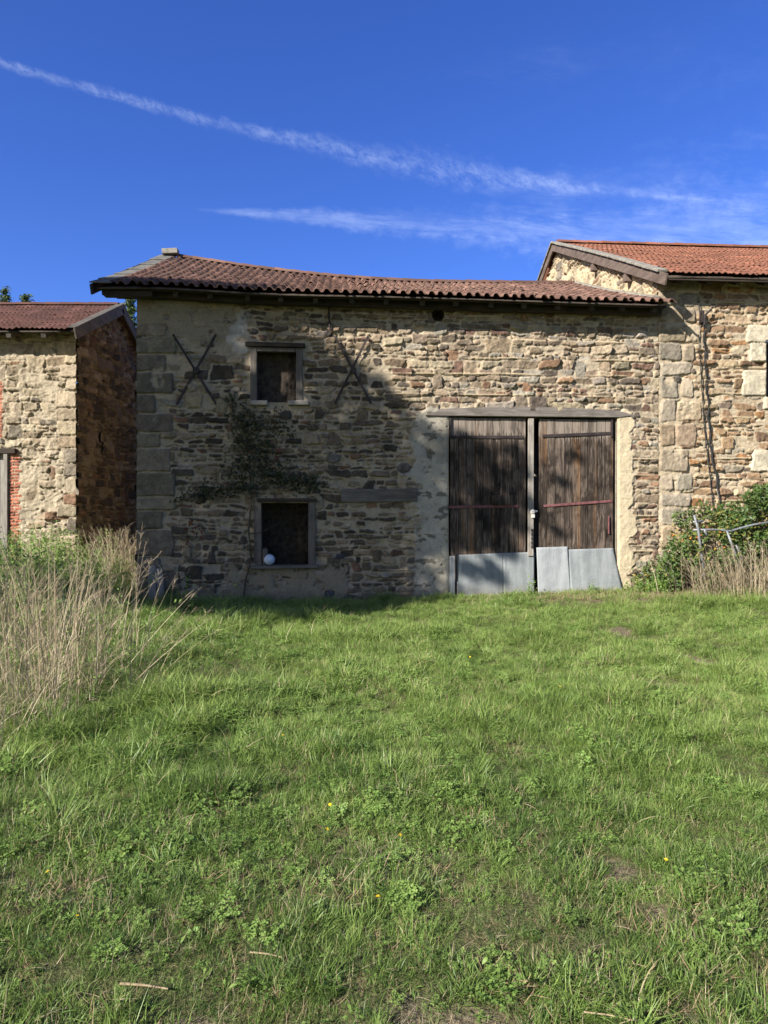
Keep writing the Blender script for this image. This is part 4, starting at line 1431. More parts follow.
for i in range(9):
    u_ = -0.55 - i * 0.78
    pA, pB = shed_pt(np.array(u_), 0.012, -0.14), shed_pt(np.array(u_), 0.25, -0.14)
    q = MB()
    q.bar(tuple(pA), tuple(pB), 0.11, 0.12, (0, 0, 1))
    q.build('rafter', M['barge_gray'], sroof, 0.004)
# its wooden door, just inside the left edge of the view
sdo = MB()
for i in range(9):
    x = SDh[0] + 0.03 + i * 0.172
    if x + 0.16 > SDh[1]:
        break
    sdo.box((x + 0.08, 0.10, (SDh[3] - 0.2) / 2), (0.163, 0.03, SDh[3] + 0.16))
sd_o = sdo.build('door', M['graywood'], shed, 0.003)
q = MB()
q.box((SDh[1] - 0.05, 0.0, SDh[3] / 2 - 0.1), (0.09, 0.12, SDh[3] + 0.16))
q.build('door_frame', M['graywood'], sd_o, 0.005)
q = MB()
q.box(((SDh[0] + SDh[1]) / 2 + 0.08, 0.0, SDh[3] + 0.02), (SDh[1] - SDh[0] + 0.2, 0.16, 0.12))
q.build('door_lintel', M['darkwood'], sd_o, 0.01)
reveal(SDh[0], SDh[1], SDh[2], SDh[3], 0.3, shed, 'doorway')

# ------------------------------------------------------------------ plants: builders


def ribbons(base, az, lean0, bend, L, wd, K=4, twist=None, lv=None, tip=0.12):
    """flat curved blades; returns V, F, lv per vertex"""
    N = len(base)
    t = np.linspace(0, 1, K + 1)
    pos = np.zeros((N, K + 1, 3))
    pos[:, 0] = base
    for k in range(K):
        th = lean0 + bend * ((k + 0.5) / K)
        st = (L / K)[:, None] * np.stack([np.sin(th) * np.cos(az), np.sin(th) * np.sin(az), np.cos(th)], 1)
        pos[:, k + 1] = pos[:, k] + st
    tw = az + np.pi / 2 + (0 if twist is None else twist)
    side = np.stack([np.cos(tw), np.sin(tw), 0 * tw], 1)
    prof = np.where(t < 0.35, 0.75 + 0.25 * t / 0.35, 1 - (1 - tip) * ((t - 0.35) / 0.65) ** 1.4)
    off = side[:, None, :] * (wd[:, None] * prof[None, :] / 2)[..., None]
    Vv = np.stack([pos - off, pos + off], 2).reshape(N, -1, 3)
    f = np.array([[2 * k, 2 * k + 1, 2 * k + 3, 2 * k + 2] for k in range(K)])
    F = (f[None] + (np.arange(N) * 2 * (K + 1))[:, None, None]).reshape(-1, 4)
    lv = RNG.random(N) if lv is None else lv
    return Vv.reshape(-1, 3), F, np.repeat(lv, 2 * (K + 1)), pos


def leaves(pos, size, rng, up=None, upw=0.6, aspect=0.5, fold=0.25, lv=None):
    """single leaves: two folded halves each; returns V, F(quads), lv"""
    N = len(pos)
    size = np.broadcast_to(size, (N,))
    nrm = rng.normal(0, 1, (N, 3))
    nrm /= np.linalg.norm(nrm, axis=1, keepdims=True)
    if up is not None:
        nrm = nrm * (1 - upw) + np.asarray(up) * upw
        nrm /= np.linalg.norm(nrm, axis=1, keepdims=True)
    d = rng.normal(0, 1, (N, 3))
    d -= nrm * (d * nrm).sum(1, keepdims=True)
    d /= np.linalg.norm(d, axis=1, keepdims=True)
    s = np.cross(nrm, d)
    L = size[:, None]
    wv = L * aspect / 2
    lift = nrm * L * fold * aspect
    p0 = pos - d * L * 0.5
    p1 = pos + s * wv - d * L * 0.08 + lift
    p2 = pos + d * L * 0.5
    p3 = pos - s * wv - d * L * 0.08 + lift
    V_ = np.stack([p0, p1, p2, p3], 1).reshape(-1, 3)
    b = np.arange(N)[:, None] * 4
    F = np.concatenate([b + [[0, 1, 2]], b + [[0, 2, 3]]], 0)
    lv = rng.random(N) if lv is None else lv
    return V_, F, np.repeat(lv, 4)


def join(parts):
    Vs, Fs, Ls, o = [], [], [], 0
    for (v, f, l) in parts:
        Vs.append(v)
        Fs.append(np.asarray(f) + o)
        Ls.append(l)
        o += len(v)
    return np.concatenate(Vs), np.concatenate(Fs), np.concatenate(Ls)


# ------------------------------------------------------------------ lawn: scattered tufts
protos = bpy.data.collections.new('lawn_tufts')


def proto(name, V_, F, lv, mat):
    me = np_mesh(name, V_, F, {'lv': lv})
    me.materials.append(mat)
    o = bpy.data.objects.new(name, me)
    protos.objects.link(o)


def tuft(n, rad, Lr, wr_, lean, bend, seed, mat, name, K=4):
    rg = np.random.default_rng(seed)
    rr = rad * np.sqrt(rg.random(n))
    a_ = rg.random(n) * 2 * np.pi
    base = np.stack([rr * np.cos(a_), rr * np.sin(a_), np.full(n, -0.01)], 1)
    az = a_ + rg.normal(0, 0.9, n)
    v, f, l, _ = ribbons(base, az, np.abs(rg.normal(lean, 0.30, n)), rg.normal(bend, 0.7, n), rg.uniform(*Lr, n), rg.uniform(*wr_, n), K, rg.normal(0, 0.5, n), rg.random(n))
    proto(name, v, f, l, mat)


def rosette(n, Lr, asp, seed, mat, name, tilt=0.35, rad=0.02):
    rg = np.random.default_rng(seed)
    parts = []
    for i in range(n):
        az = i * 2.4 + rg.normal(0, 0.3)
        L = rg.uniform(*Lr)
        th = math.pi / 2 - abs(rg.normal(tilt, 0.25))
        d = np.array([math.sin(th) * math.cos(az), math.sin(th) * math.sin(az), math.cos(th)])
        s = np.array([-math.sin(az), math.cos(az), 0])
        b0 = np.array([rad * math.cos(az), rad * math.sin(az), rg.uniform(0.0, 0.02)])
        wv = L * asp / 2
        ts = [(0, 0.12), (0.3, 0.7), (0.6, 1.0), (0.85, 0.7), (1.0, 0.1)]
        vs = []
        for (t_, k_) in ts:
            c_ = b0 + d * L * t_ + np.array([0, 0, -0.35 * L * t_ * t_])
            vs += [c_ - s * wv * k_ + np.array([0, 0, 0.15 * wv * k_]), c_ + s * wv * k_ + np.array([0, 0, 0.15 * wv * k_])]
        fs = [[2 * k, 2 * k + 1, 2 * k + 3, 2 * k + 2] for k in range(4)]
        parts.append((np.array(vs), np.array(fs), np.full(len(vs), rg.random())))
    v, f, l = join(parts)
    proto(name, v, f, l, mat)


def clover(n, seed, mat, name, size=(0.012, 0.022), rad=0.07, h=(0.02, 0.07)):
    rg = np.random.default_rng(seed)
    c = np.stack([rg.uniform(-rad, rad, n), rg.uniform(-rad, rad, n), rg.uniform(*h, n)], 1)
    pos, sz = [], []
    for p in c:
        for k in range(3):
            a_ = k * 2.094 + rg.random()
            s_ = rg.uniform(*size)
            pos.append(p + np.array([math.cos(a_), math.sin(a_), 0]) * s_ * 0.55)
            sz.append(s_)
    v, f, l = leaves(np.array(pos), np.array(sz), rg, (0, 0, 1), 0.75, 0.85, 0.15, np.repeat(rg.random(n), 3))
    # triangles -> degenerate-free quads are not needed: keep triangles
    proto(name, v, f, l, mat)


names = ['a', 'b', 'c', 'd']
for i in range(4):
    tuft(58, 0.085, (0.045, 0.13), (0.0030, 0.0056), 0.55, 1.15, 100 + i, M['grass'], f'tuft_0{i}')          # 0-3 short turf
for i in range(3):
    tuft(70, 0.065, (0.10, 0.25), (0.0032, 0.0060), 0.42, 1.5, 120 + i, M['grass'], f'tuft_1{i}', 5)        # 4-6 longer clumps
rosette(10, (0.03, 0.065), 0.28, 131, M['weed'], 'tuft_20')                                                    # 7
rosette(14, (0.02, 0.045), 0.42, 132, M['weed'], 'tuft_21', 0.5)                                              # 8
clover(34, 133, M['weed'], 'tuft_22', (0.009, 0.016), 0.06, (0.01, 0.05))                                                                        # 9
clover(46, 134, M['weed'], 'tuft_23', (0.010, 0.022), 0.075, (0.015, 0.07))                                     # 10
tuft(20, 0.08, (0.05, 0.18), (0.002, 0.0045), 1.15, 0.6, 141, M['dry'], 'tuft_30')                             # 11
tuft(34, 0.10, (0.04, 0.13), (0.002, 0.0045), 1.25, 0.4, 142, M['dryred'], 'tuft_31')                          # 12

# scatter positions
pts, rots, scl, idx = [], [], [], []


def in_barn(x, y):
    u = (x - OX) * CY + (y - OY) * SY
    wv = (x - OX) * SY - (y - OY) * CY
    return (u > -0.05) & (wv < 0.03)


def scatter(n, x0, x1, y0, y1, rule):
    rg = RNG
    x, y = rg.uniform(x0, x1, n), rg.uniform(y0, y1, n)
    ok = ~in_barn(x, y) & ~((y > 16.0) & (x < SX + 0.05))
    x, y = x[ok], y[ok]
    rule(x, y, rg)


def lawn_rule(x, y, rg):
    n = len(x)
    b = bare(x, y)
    strip = smoothstep(x, 2.2, 3.4) * smoothstep(-x, -5.8, -5.0) * smoothstep(y, 11.0, 11.6)
    keep = rg.random(n) > np.maximum(b * 0.68, strip * 0.92)
    x, y, b = x[keep], y[keep], b[keep]
    n = len(x)
    longn = fbm(x * 0.7 + 11, y * 0.7, 51, 3) + 0.5 * fbm(x * 2.6, y * 2.6, 52, 2)
    weedn = fbm(x * 0.9 - 7, y * 0.9, 53, 3)
    rnd = rg.random(n)
    ix = rg.integers(0, 4, n)
    longp = smoothstep(longn + 0.18 * smoothstep(-x, -0.3, 2.2), 0.10, 0.55) * 0.50 + 0.03
    longp = np.maximum(longp, smoothstep(y, 11.4, 12.2) * smoothstep(-x, -2.0, -1.0) * 0.5)
    ix = np.where(rnd < longp, rg.integers(4, 7, n), ix)
    rnd2 = rg.random(n)
    ix = np.where(rnd2 < 0.24 + 0.22 * smoothstep(weedn, 0.0, 0.5), rg.integers(7, 11, n), ix)
    dryn = fbm(x * 1.3 + 5, y * 1.3, 57, 3)
    rnd3 = rg.random(n)
    ix = np.where(rnd3 < 0.02 + 0.24 * smoothstep(-y, -4.6, -2.3) + 0.20 * smoothstep(dryn, 0.2, 0.6) + 0.45 * b, rg.integers(11, 13, n), ix)
    s = rg.uniform(0.7, 1.25, n) * (0.62 + 0.16 * smoothstep(y, 2.5, 7)) * (1 - 0.35 * b) * (1 + 0.35 * longn.clip(-0.5, 0.6)) * (1 + 0.80 * fbm(x * 2.7, y * 2.7, 63, 3).clip(-0.55, 0.9)) * (1 + 0.30 * smoothstep(-x, -0.3, 2.2))
    pts.append(np.stack([x, y, gz(x, y) - 0.004], 1))
    rots.append(np.stack([rg.normal(0, 0.26, n), rg.normal(0, 0.26, n), rg.random(n) * 6.283], 1))
    scl.append(s)
    idx.append(ix)


def strip_rule(x, y, rg):
    n = len(x)
    k = rg.random(n) < 0.75
    x, y = x[k], y[k]
    n = len(x)
    pts.append(np.stack([x, y, gz(x, y) - 0.004], 1))
    rots.append(np.stack([rg.normal(0, 0.2, n), rg.normal(0, 0.2, n), rg.random(n) * 6.283], 1))
    scl.append(rg.uniform(0.6, 1.2, n))
    idx.append(rg.choice([12, 12, 11, 1, 9], n))


def base_rule(x, y, rg):
    n = len(x)
    pts.append(np.stack([x, y, gz(x, y) - 0.004], 1))
    rots.append(np.stack([rg.normal(0, 0.15, n), rg.normal(0, 0.15, n), rg.random(n) * 6.283], 1))
    scl.append(rg.uniform(0.35, 0.85, n))
    idx.append(rg.integers(4, 8, n))


scatter(11500, -3.2, 3.2, 1.5, 4.0, lawn_rule)
scatter(19000, -5.0, 5.0, 4.0, 7.5, lawn_rule)
scatter(27000, -8.5, 8.5, 7.5, 13.2, lawn_rule)
scatter(5500, -16.0, -4.4, 12.0, 18.0, lawn_rule)
scatter(3500, -9.0, -3.0, 2.0, 7.5, lawn_rule)
scatter(3500, 3.0, 9.0, 2.0, 7.5, lawn_rule)
scatter(1500, 1.4, 5.9, 11.55, 12.9, strip_rule)
scatter(520, -4.5, 1.4, 11.8, 12.65, base_rule)
scatter(160, 0.9, 4.3, 12.3, 12.75, base_rule)

pm = bpy.data.meshes.new('lawn_points')
PT = np.concatenate(pts).astype(np.float32)
pm.vertices.add(len(PT))
pm.vertices.foreach_set('co', PT.ravel())
at = pm.attributes.new('rot', 'FLOAT_VECTOR', 'POINT')
at.data.foreach_set('vector', np.concatenate(rots).astype(np.float32).ravel())
at = pm.attributes.new('scl', 'FLOAT', 'POINT')
at.data.foreach_set('value', np.concatenate(scl).astype(np.float32))
at = pm.attributes.new('idx', 'INT', 'POINT')
at.data.foreach_set('value', np.concatenate(idx).astype(np.int32))
grass = link('grass', pm, M['grass'])
tag(grass, 'patchy green lawn grass with clover and dry blades', 'grass', kind='stuff')
ng = bpy.data.node_groups.new('scatter', 'GeometryNodeTree')
ng.interface.new_socket('Geometry', in_out='INPUT', socket_type='NodeSocketGeometry')
ng.interface.new_socket('Geometry', in_out='OUTPUT', socket_type='NodeSocketGeometry')
gi, go = ng.nodes.new('NodeGroupInput'), ng.nodes.new('NodeGroupOutput')
iop = ng.nodes.new('GeometryNodeInstanceOnPoints')
ci = ng.nodes.new('GeometryNodeCollectionInfo')
ci.inputs['Collection'].default_value = protos
ci.inputs['Separate Children'].default_value = True
ci.inputs['Reset Children'].default_value = True
iop.inputs['Pick Instance'].default_value = True


def named(nm, dt):
    nd = ng.nodes.new('GeometryNodeInputNamedAttribute')
    nd.data_type = dt
    nd.inputs['Name'].default_value = nm
    return nd.outputs[0]


lk = ng.links.new
lk(gi.outputs[0], iop.inputs['Points'])
lk(ci.outputs[0], iop.inputs['Instance'])
lk(named('idx', 'INT'), iop.inputs['Instance Index'])
lk(named('rot', 'FLOAT_VECTOR'), iop.inputs['Rotation'])
lk(named('scl', 'FLOAT'), iop.inputs['Scale'])
lk(iop.outputs[0], go.inputs[0])
md = grass.modifiers.new('scatter', 'NODES')
md.node_group = ng

# ------------------------------------------------------------------ tall dry grass, weeds


def stalk_parts(base, az, lean0, bend, L, rg, wd=0.005, heads=True, blades=2):
    n = len(base)
    v, f, l, pos = ribbons(base, az, lean0, bend, L, np.full(n, wd) * rg.uniform(0.7, 1.3, n), 6, rg.normal(0, 1.0, n), rg.random(n), 0.35)
    parts = [(v, f, l)]
    if heads:
        k = 16
        sel = rg.random(n) < 0.8
        tp, pv = pos[sel, -1], pos[sel, -2]
        m_ = len(tp)
        tt = rg.uniform(0.1, 1.0, (m_, k))
        hb_ = (pv[:, None] * (1 - tt[..., None]) + tp[:, None] * tt[..., None]).reshape(-1, 3)
        hn = len(hb_)
        haz = np.repeat(az[sel], k) + rg.normal(0, 0.9, hn)
        v, f, l, _ = ribbons(hb_, haz, rg.uniform(0.2, 0.8, hn) + np.repeat((lean0 + bend)[sel], k) * 0.6, rg.normal(0.4, 0.3, hn), rg.uniform(0.03, 0.11, hn), rg.uniform(0.002, 0.0045, hn), 2, rg.normal(0, 1, hn), rg.random(hn))
        parts.append((v, f, l))
    if blades:
        bi = rg.integers(0, n, n * blades)
        kk = rg.integers(0, 4, n * blades)
        bb = pos[bi, kk]
        bn = len(bb)
        v, f, l, _ = ribbons(bb, rg.random(bn) * 6.283, rg.uniform(0.2, 0.9, bn), rg.uniform(0.6, 1.9, bn), rg.uniform(0.15, 0.45, bn), rg.uniform(0.003, 0.007, bn), 5, rg.normal(0, 0.6, bn), rg.random(bn))
        parts.append((v, f, l))
    return parts


def dry_clump(name, cx, cy, rx, ry, n, Lr, label, cat, seed, lean=(0.18, 0.14), bias=(0, 0), mat='dry', wd=0.005, spread=1.6, blades=2):
    rg = np.random.default_rng(seed)
    bx, by = rg.normal(0, rx, n), rg.normal(0, ry, n)
    base = np.stack([cx + bx, cy + by, gz(cx + bx, cy + by)], 1)
    az = np.arctan2(by / max(ry, .01) + bias[1] + rg.normal(0, spread, n) * 0.6, bx / max(rx, .01) + bias[0] + rg.normal(0, spread, n) * 0.6)
    parts = stalk_parts(base, az, np.abs(rg.normal(*lean, n)), rg.normal(0.35, 0.25, n), rg.uniform(*Lr, n), rg, wd, True, blades)
    v, f, l = join(parts)
    c = np.array([cx, cy, gzf(cx, cy)])
    o = link(name, np_mesh(name, v - c, f, {'lv': l}), M[mat])
    o.location = c
    return tag(o, label, cat)


dry_clump('dry_grass_clump', -2.78, 6.05, 0.30, 0.45, 190, (0.6, 1.5), 'tall bleached dry grass clump at the left edge of the lawn', 'grass clump', 61, (0.06, 0.09), wd=0.0058, blades=3)
dry_clump('dry_grass_clump', -3.75, 7.0, 0.40, 0.6, 120, (0.5, 1.15), 'straw coloured grass clump behind the tallest dry clump, cut by the left edge', 'grass clump', 62, (0.2, 0.15), wd=0.006, blades=4)
dry_clump('dry_grass_clump', -2.35, 5.95, 0.12, 0.12, 12, (0.85, 1.2), 'few long dry stalks leaning right out of the tall dry clump', 'grass clump', 63, (0.55, 0.16), (3.0, 0.0), wd=0.006, spread=0.4, blades=0)
dry_clump('dry_grass_clump', -2.62, 5.0, 0.20, 0.25, 75, (0.35, 0.85), 'short loose dry grass nearest the camera at the left edge', 'grass clump', 68, (0.25, 0.18), wd=0.0045, blades=3)
dry_clump('dry_grass_clump', -5.2, 13.9, 0.30, 0.5, 260, (0.7, 1.15), 'pale golden grass in the gap between outbuilding and barn', 'grass clump', 64, (0.15, 0.12), wd=0.008, blades=2)
dry_clump('dry_grass_clump', -4.9, 9.2, 0.5, 0.9, 170, (0.5, 1.0), 'loose dry grass among green weeds near the outbuilding', 'grass clump', 65, (0.25, 0.18), wd=0.007, blades=3)
dry_clump('dry_grass_clump', 6.35, 11.35, 0.55, 0.25, 260, (0.5, 1.05), 'yellowed tall grass in front of the bramble bush', 'grass clump', 66, (0.12, 0.12), wd=0.007, blades=3)
dry_clump('dry_grass_clump', 5.55, 11.6, 0.35, 0.12, 110, (0.35, 0.8), 'short dry stalks below the metal pipe rail', 'grass clump', 67, (0.12, 0.12), wd=0.007, blades=2)


def weed_patch(name, spots, label, cat, seed, mat='weed', kind=None):
    """leafy stems; spots = (x, y, rx, ry, n stems, height lo, hi, leaf size)"""
    rg = np.random.default_rng(seed)
    parts = []
    for (cx, cy, rx, ry, n, h0, h1, ls) in spots:
        bx, by = cx + rg.normal(0, rx, n), cy + rg.normal(0, ry, n)
        base = np.stack([bx, by, gz(bx, by)], 1)
        L = rg.uniform(h0, h1, n)
        v, f, l, pos = ribbons(base, rg.random(n) * 6.283, np.abs(rg.normal(0.1, 0.12, n)), rg.normal(0.2, 0.3, n), L, np.full(n, 0.006), 6, None, rg.random(n))
        parts.append((np.concatenate([v]), np.concatenate([f[:, [0, 1, 2]], f[:, [0, 2, 3]]]), l))
        k = 16
        tt = rg.uniform(0.15, 1.0, (n, k)) * 6
        i0 = np.clip(tt.astype(int), 0, 5)
        fr_ = (tt - i0)[..., None]
        ar = np.arange(n)[:, None]
        lp = pos[ar, i0] * (1 - fr_) + pos[ar, i0 + 1] * fr_
        lp = (lp + rg.normal(0, 0.035, lp.shape)).reshape(-1, 3)
        v, f, l = leaves(lp, rg.uniform(0.5, 1.2, len(lp)) * ls, rg, (0, 0, 1), 0.45, 0.42, 0.2)
        parts.append((v, f, l))
    v, f, l = join(parts)
    o = link(name, np_mesh(name, v, f, {'lv': l}), M[mat])
    return tag(o, label, cat, kind=kind)


weed_patch('undergrowth', [(-5.6, 11.5, 1.0, 1.2, 260, 0.35, 0.8, 0.07), (-7.6, 14.2, 1.2, 0.8, 320, 0.5, 1.0, 0.075), (-4.6, 8.6, 0.7, 0.9, 150, 0.2, 0.5, 0.06), (-6.6, 9.5, 1.0, 1.2, 220, 0.3, 0.8, 0.07), (-5.4, 13.2, 0.4, 0.6, 90, 0.3, 0.6, 0.06), (-3.3, 6.6, 0.5, 0.6, 90, 0.15, 0.35, 0.05)],
           'leafy green weeds covering the rise in front of the outbuilding', 'weeds', 71, 'weed', 'stuff')
weed_patch('weeds', [(4.75, 12.35, 0.22, 0.10, 60, 0.10, 0.30, 0.06), (3.75, 12.45, 0.10, 0.04, 12, 0.10, 0.25, 0.05), (2.55, 12.35, 0.05, 0.03, 6, 0.2, 0.45, 0.05), (1.6, 12.25, 0.5, 0.05, 20, 0.06, 0.18, 0.04)],
           'low weeds growing along the foot of the barn doors', 'weeds', 72, 'weed', 'stuff')

# ------------------------------------------------------------------ bramble bush by the house
rg = np.random.default_rng(81)


def bush_top(x):
    return np.interp(x, [4.55, 4.9, 5.15, 5.4, 5.8, 6.3, 6.9, 7.6, 8.6], [0.25, 0.50, 1.15, 1.48, 1.66, 1.85, 2.12, 2.2, 1.9])


bush = empty('bramble_bush', (6.2, 12.1, gzf(6.2, 12.1)), 0, 'bramble bush with green and orange leaves against the house wall', 'bush')


def cloud_bush(n, seed, size, mat, name, yellow=False, thin=1.0, zlo=0.05, xr=(4.6, 8.6)):
    rg = np.random.default_rng(seed)
    cx = rg.uniform(*xr, 90)
    top = bush_top(cx)
    cz = top * rg.uniform(0.12, 0.92, 90) if not yellow else top * rg.uniform(0.45, 0.8, 90)
    wall_y = OY + (cx - OX) * math.tan(YAW)
    cyy = wall_y - rg.uniform(0.12, 1.25, 90) * (0.45 + 0.55 * (top / 2.0)) * (1.1 - 0.5 * cz / 2.2)
    w_ = top + 0.1
    pi_ = rg.choice(90, n, p=w_ / w_.sum())
    off = rg.normal(0, 1, (n, 3))
    off /= np.linalg.norm(off, axis=1, keepdims=True)
    off *= (rg.uniform(0.35, 1.0, n) ** 0.5)[:, None] * np.array([0.23, 0.20, 0.20]) * thin
    p = np.stack([cx[pi_], cyy[pi_], cz[pi_]], 1) + off
    p[:, 1] = np.minimum(p[:, 1], OY + (p[:, 0] - OX) * math.tan(YAW) - 0.05)
    g_ = gz(p[:, 0], p[:, 1])
    p[:, 2] = np.maximum(p[:, 2] + 0.10, zlo + g_)
    v, f, l = leaves(p, rg.uniform(0.6, 1.25, n) * size, rg, (-0.3, -0.5, 0.75), 0.45, 0.62, 0.22)
    c = np.array(bush.location)
    return link(name, np_mesh(name, v - c, f, {'lv': l}), M[mat], bush)


cloud_bush(11500, 82, 0.070, 'bramble_green', 'leaves')
cloud_bush(2400, 83, 0.065, 'bramble', 'leaves', True)
cloud_bush(110, 84, 0.060, 'fallen', 'leaves', True)
st = MB()
for i in range(46):
    x = rg.uniform(4.9, 8.2)
    wy = OY + (x - OX) * math.tan(YAW)
    h = float(bush_top(x)) * rg.uniform(0.6, 1.08)
    x1 = x + rg.normal(0, 0.35)
    p0 = Vector((x, wy - rg.uniform(0.25, 0.9), gzf(x, wy - 0.5)))
    p2 = Vector((x1, wy - rg.uniform(0.2, 0.7), h))
    pm_ = (p0 + p2) / 2 + Vector((rg.normal(0, 0.1), -0.12, h * 0.15))
    c = Vector(bush.location)
    pts_ = [(p0 * (1 - t_) ** 2 + pm_ * 2 * t_ * (1 - t_) + p2 * t_ * t_) - c for t_ in np.linspace(0, 1, 7)]
    st.tube(pts_, [0.009 * (1 - 0.7 * t_) for t_ in np.linspace(0, 1, 7)], 5)
st.build('stems', M['bark'], bush)

# bright willowy sprout at the frame edge on the right
weed_patch('sprout', [(6.75, 11.3, 0.10, 0.08, 9, 0.9, 1.35, 0.13)], 'light green leafy sprout in front of the bramble bush', 'sprout', 91, 'weed')

# metal rail in the bramble
rail = empty('metal_rail', (5.62, 11.9, gzf(5.62, 11.9)), 0, 'old bent galvanised pipe rail half buried in the bramble bush', 'pipe rail')


def at_depth(px, py, Y):
    return Vector(((px - 384) / FPX * Y, Y, CAM_H + (512 - py) / FPX * Y))


rl = Vector(rail.location)
RY = 11.95
for (nm, pp, rad) in (('post', [(694, 515), (698, 528), (700.5, 548), (704, 572), (707, 600)], 0.022), ('post', [(727, 531), (732, 545), (738, 560), (742, 590)], 0.020), ('post', [(736, 545), (741, 556), (746, 590)], 0.015),
                      ('crossbar', [(693, 530), (712, 529.5), (730, 531), (752, 525), (780, 520)], 0.019), ('brace', [(693, 522), (703, 521)], 0.02), ('brace', [(704, 529), (707, 536)], 0.022)):
    q = MB()
    q.tube([at_depth(x, y_, RY + (0.04 if nm != 'post' else max(0, (y_ - 545) * 0.006))) - rl for (x, y_) in pp], rad, 8)
    q.build(nm, M['pipe'], rail, smooth=True)

# ------------------------------------------------------------------ creeper on the barn wall
vine = empty('climbing_vine', (W(250, 490)[0] * CY + OX, OY + W(250, 490)[0] * SY - 0.05, 0.0), 0, 'dark leafy creeper spreading over the wall between the two barn windows', 'creeper')
vl = Vector(vine.location)
rg = np.random.default_rng(95)
vp = []
for (px, py, sx, sy, n) in ((248, 428, 10, 14, 380), (240, 415, 8, 12, 170), (262, 442, 14, 10, 380), (250, 465, 22, 11, 480), (275, 475, 16, 8, 420), (300, 482, 16, 6, 420), (315, 487, 8, 5, 140), (235, 487, 16, 6, 300), (205, 493, 15, 5, 300), (180, 500, 6, 4, 50), (275, 425, 9, 10, 160), (245, 470, 20, 18, 260), (290, 432, 5, 6, 60), (231, 398, 4, 6, 50)):
    for _ in range(int(n * 0.44)):
        u_, z_ = W(px + rg.normal(0, sx * 0.8), py + rg.normal(0, sy * 0.9))
        if UP[0] - 0.03 < u_ < UP[1] + 0.03 and z_ > UP[2] - 0.05:
            continue
        if LO[0] < u_ < LO[1] and z_ < LO[3]:
            continue
        ow = abs(rg.normal(0.03, 0.05)) + 0.035
        vp.append((OX + u_ * CY + ow * SY, OY + u_ * SY - ow * CY, z_))
vp = np.array(vp)
v, f, l = leaves(vp, rg.uniform(0.04, 0.085, len(vp)), rg, (0, -1, 0.35), 0.5, 0.62, 0.25)
link('leaves', np_mesh('vine_leaves', v - np.array(vl), f, {'lv': l}), M['vine'], vine)
vr = []
for (px, py, n) in ((192, 527, 24), (205, 535, 10), (188, 541, 12), (275, 458, 18)):
    for _ in range(n):
        u_, z_ = W(px + rg.normal(0, 5), py + rg.normal(0, 5))
        ow = abs(rg.normal(0.03, 0.02)) + 0.04
        vr.append((OX + u_ * CY + ow * SY, OY + u_ * SY - ow * CY, z_))
vr = np.array(vr)
v, f, l = leaves(vr, rg.uniform(0.04, 0.075, len(vr)), rg, (0, -1, 0.35), 0.5, 0.7, 0.2)
link('leaves', np_mesh('vine_red_leaves', v - np.array(vl), f, {'lv': l}), M['vine_red'], vine)
vs_ = MB()


def wall3(px, py, o=0.05):
    u_, z_ = W(px, py)
    return Vector((OX + u_ * CY + o * SY, OY + u_ * SY - o * CY, z_)) - vl


for path, rad in (([(243, 604), (246, 580), (252, 560), (249, 530), (252, 500), (250, 470), (246, 440), (243, 405)], 0.017), ([(250, 495), (270, 482), (300, 480), (318, 487)], 0.010), ([(250, 490), (225, 486), (200, 494), (180, 503)], 0.010), ([(249, 465), (262, 445), (275, 425), (288, 420)], 0.008), ([(249, 534), (262, 532), (281, 522)], 0.009), ([(247, 450), (236, 430), (232, 400)], 0.008), ([(246, 440), (258, 425), (262, 412)], 0.006), ([(252, 478), (270, 462), (282, 455)], 0.007), ([(238, 488), (222, 494), (205, 490), (190, 498)], 0.006)):
    P0 = [wall3(*p_, 0.05 + 0.02 * (i_ % 2)) for i_, p_ in enumerate(path)]
    vs_.tube(P0, [rad * (1 - 0.5 * i_ / len(P0)) for i_ in range(len(P0))], 6)
vs_.build('stem', M['bark'], vine, smooth=True)

# ------------------------------------------------------------------ small things by the barn
bm_me = bpy.data.meshes.new('ball')
import bmesh
bmm = bmesh.new()
bmesh.ops.create_uvsphere(bmm, u_segments=28, v_segments=16, radius=0.105)
for vtx in bmm.verts:          # a scuffed, slightly flat ball with a seam
    a_ = math.atan2(vtx.co.y, vtx.co.z)
    vtx.co *= 1.0 - 0.012 * (abs(math.sin(3 * a_)) < 0.2)
    vtx.co.z *= 0.95
for f_ in bmm.faces:
    f_.smooth = True
bmm.to_mesh(bm_me)
bmm.free()
ball = link('ball', bm_me, M['ball'])
bu_, bz_ = W(269, 560)
ball.location = BM @ Vector((bu_, -0.0, LO[2] + 0.0155 + 0.1))
tag(ball, 'pale blue ball resting on the sill of the lower barn window', 'ball')

bd = MB()
pa, pb = W(149, 606), W(162, 606)
pt_, _ = W(147, 567), 0
h_ = W(150, 567)[1]
bd.box(((pa[0] + pb[0]) / 2 - 0.02, -0.13, h_ / 2 - 0.02), (0.135, 0.03, h_ + 0.10), Matrix.Rotation(R(-5), 3, 'Y') @ Matrix.Rotation(R(-13), 3, 'X'))
bd.box(((pa[0] + pb[0]) / 2 + 0.118, -0.135, h_ / 2 - 0.03), (0.11, 0.03, h_ + 0.03), Matrix.Rotation(R(-7), 3, 'Y') @ Matrix.Rotation(R(-13), 3, 'X'))
placed(bd.build('board', M['graywood'], None, 0.006), 'split grey board leaning against the left corner of the barn', 'board')

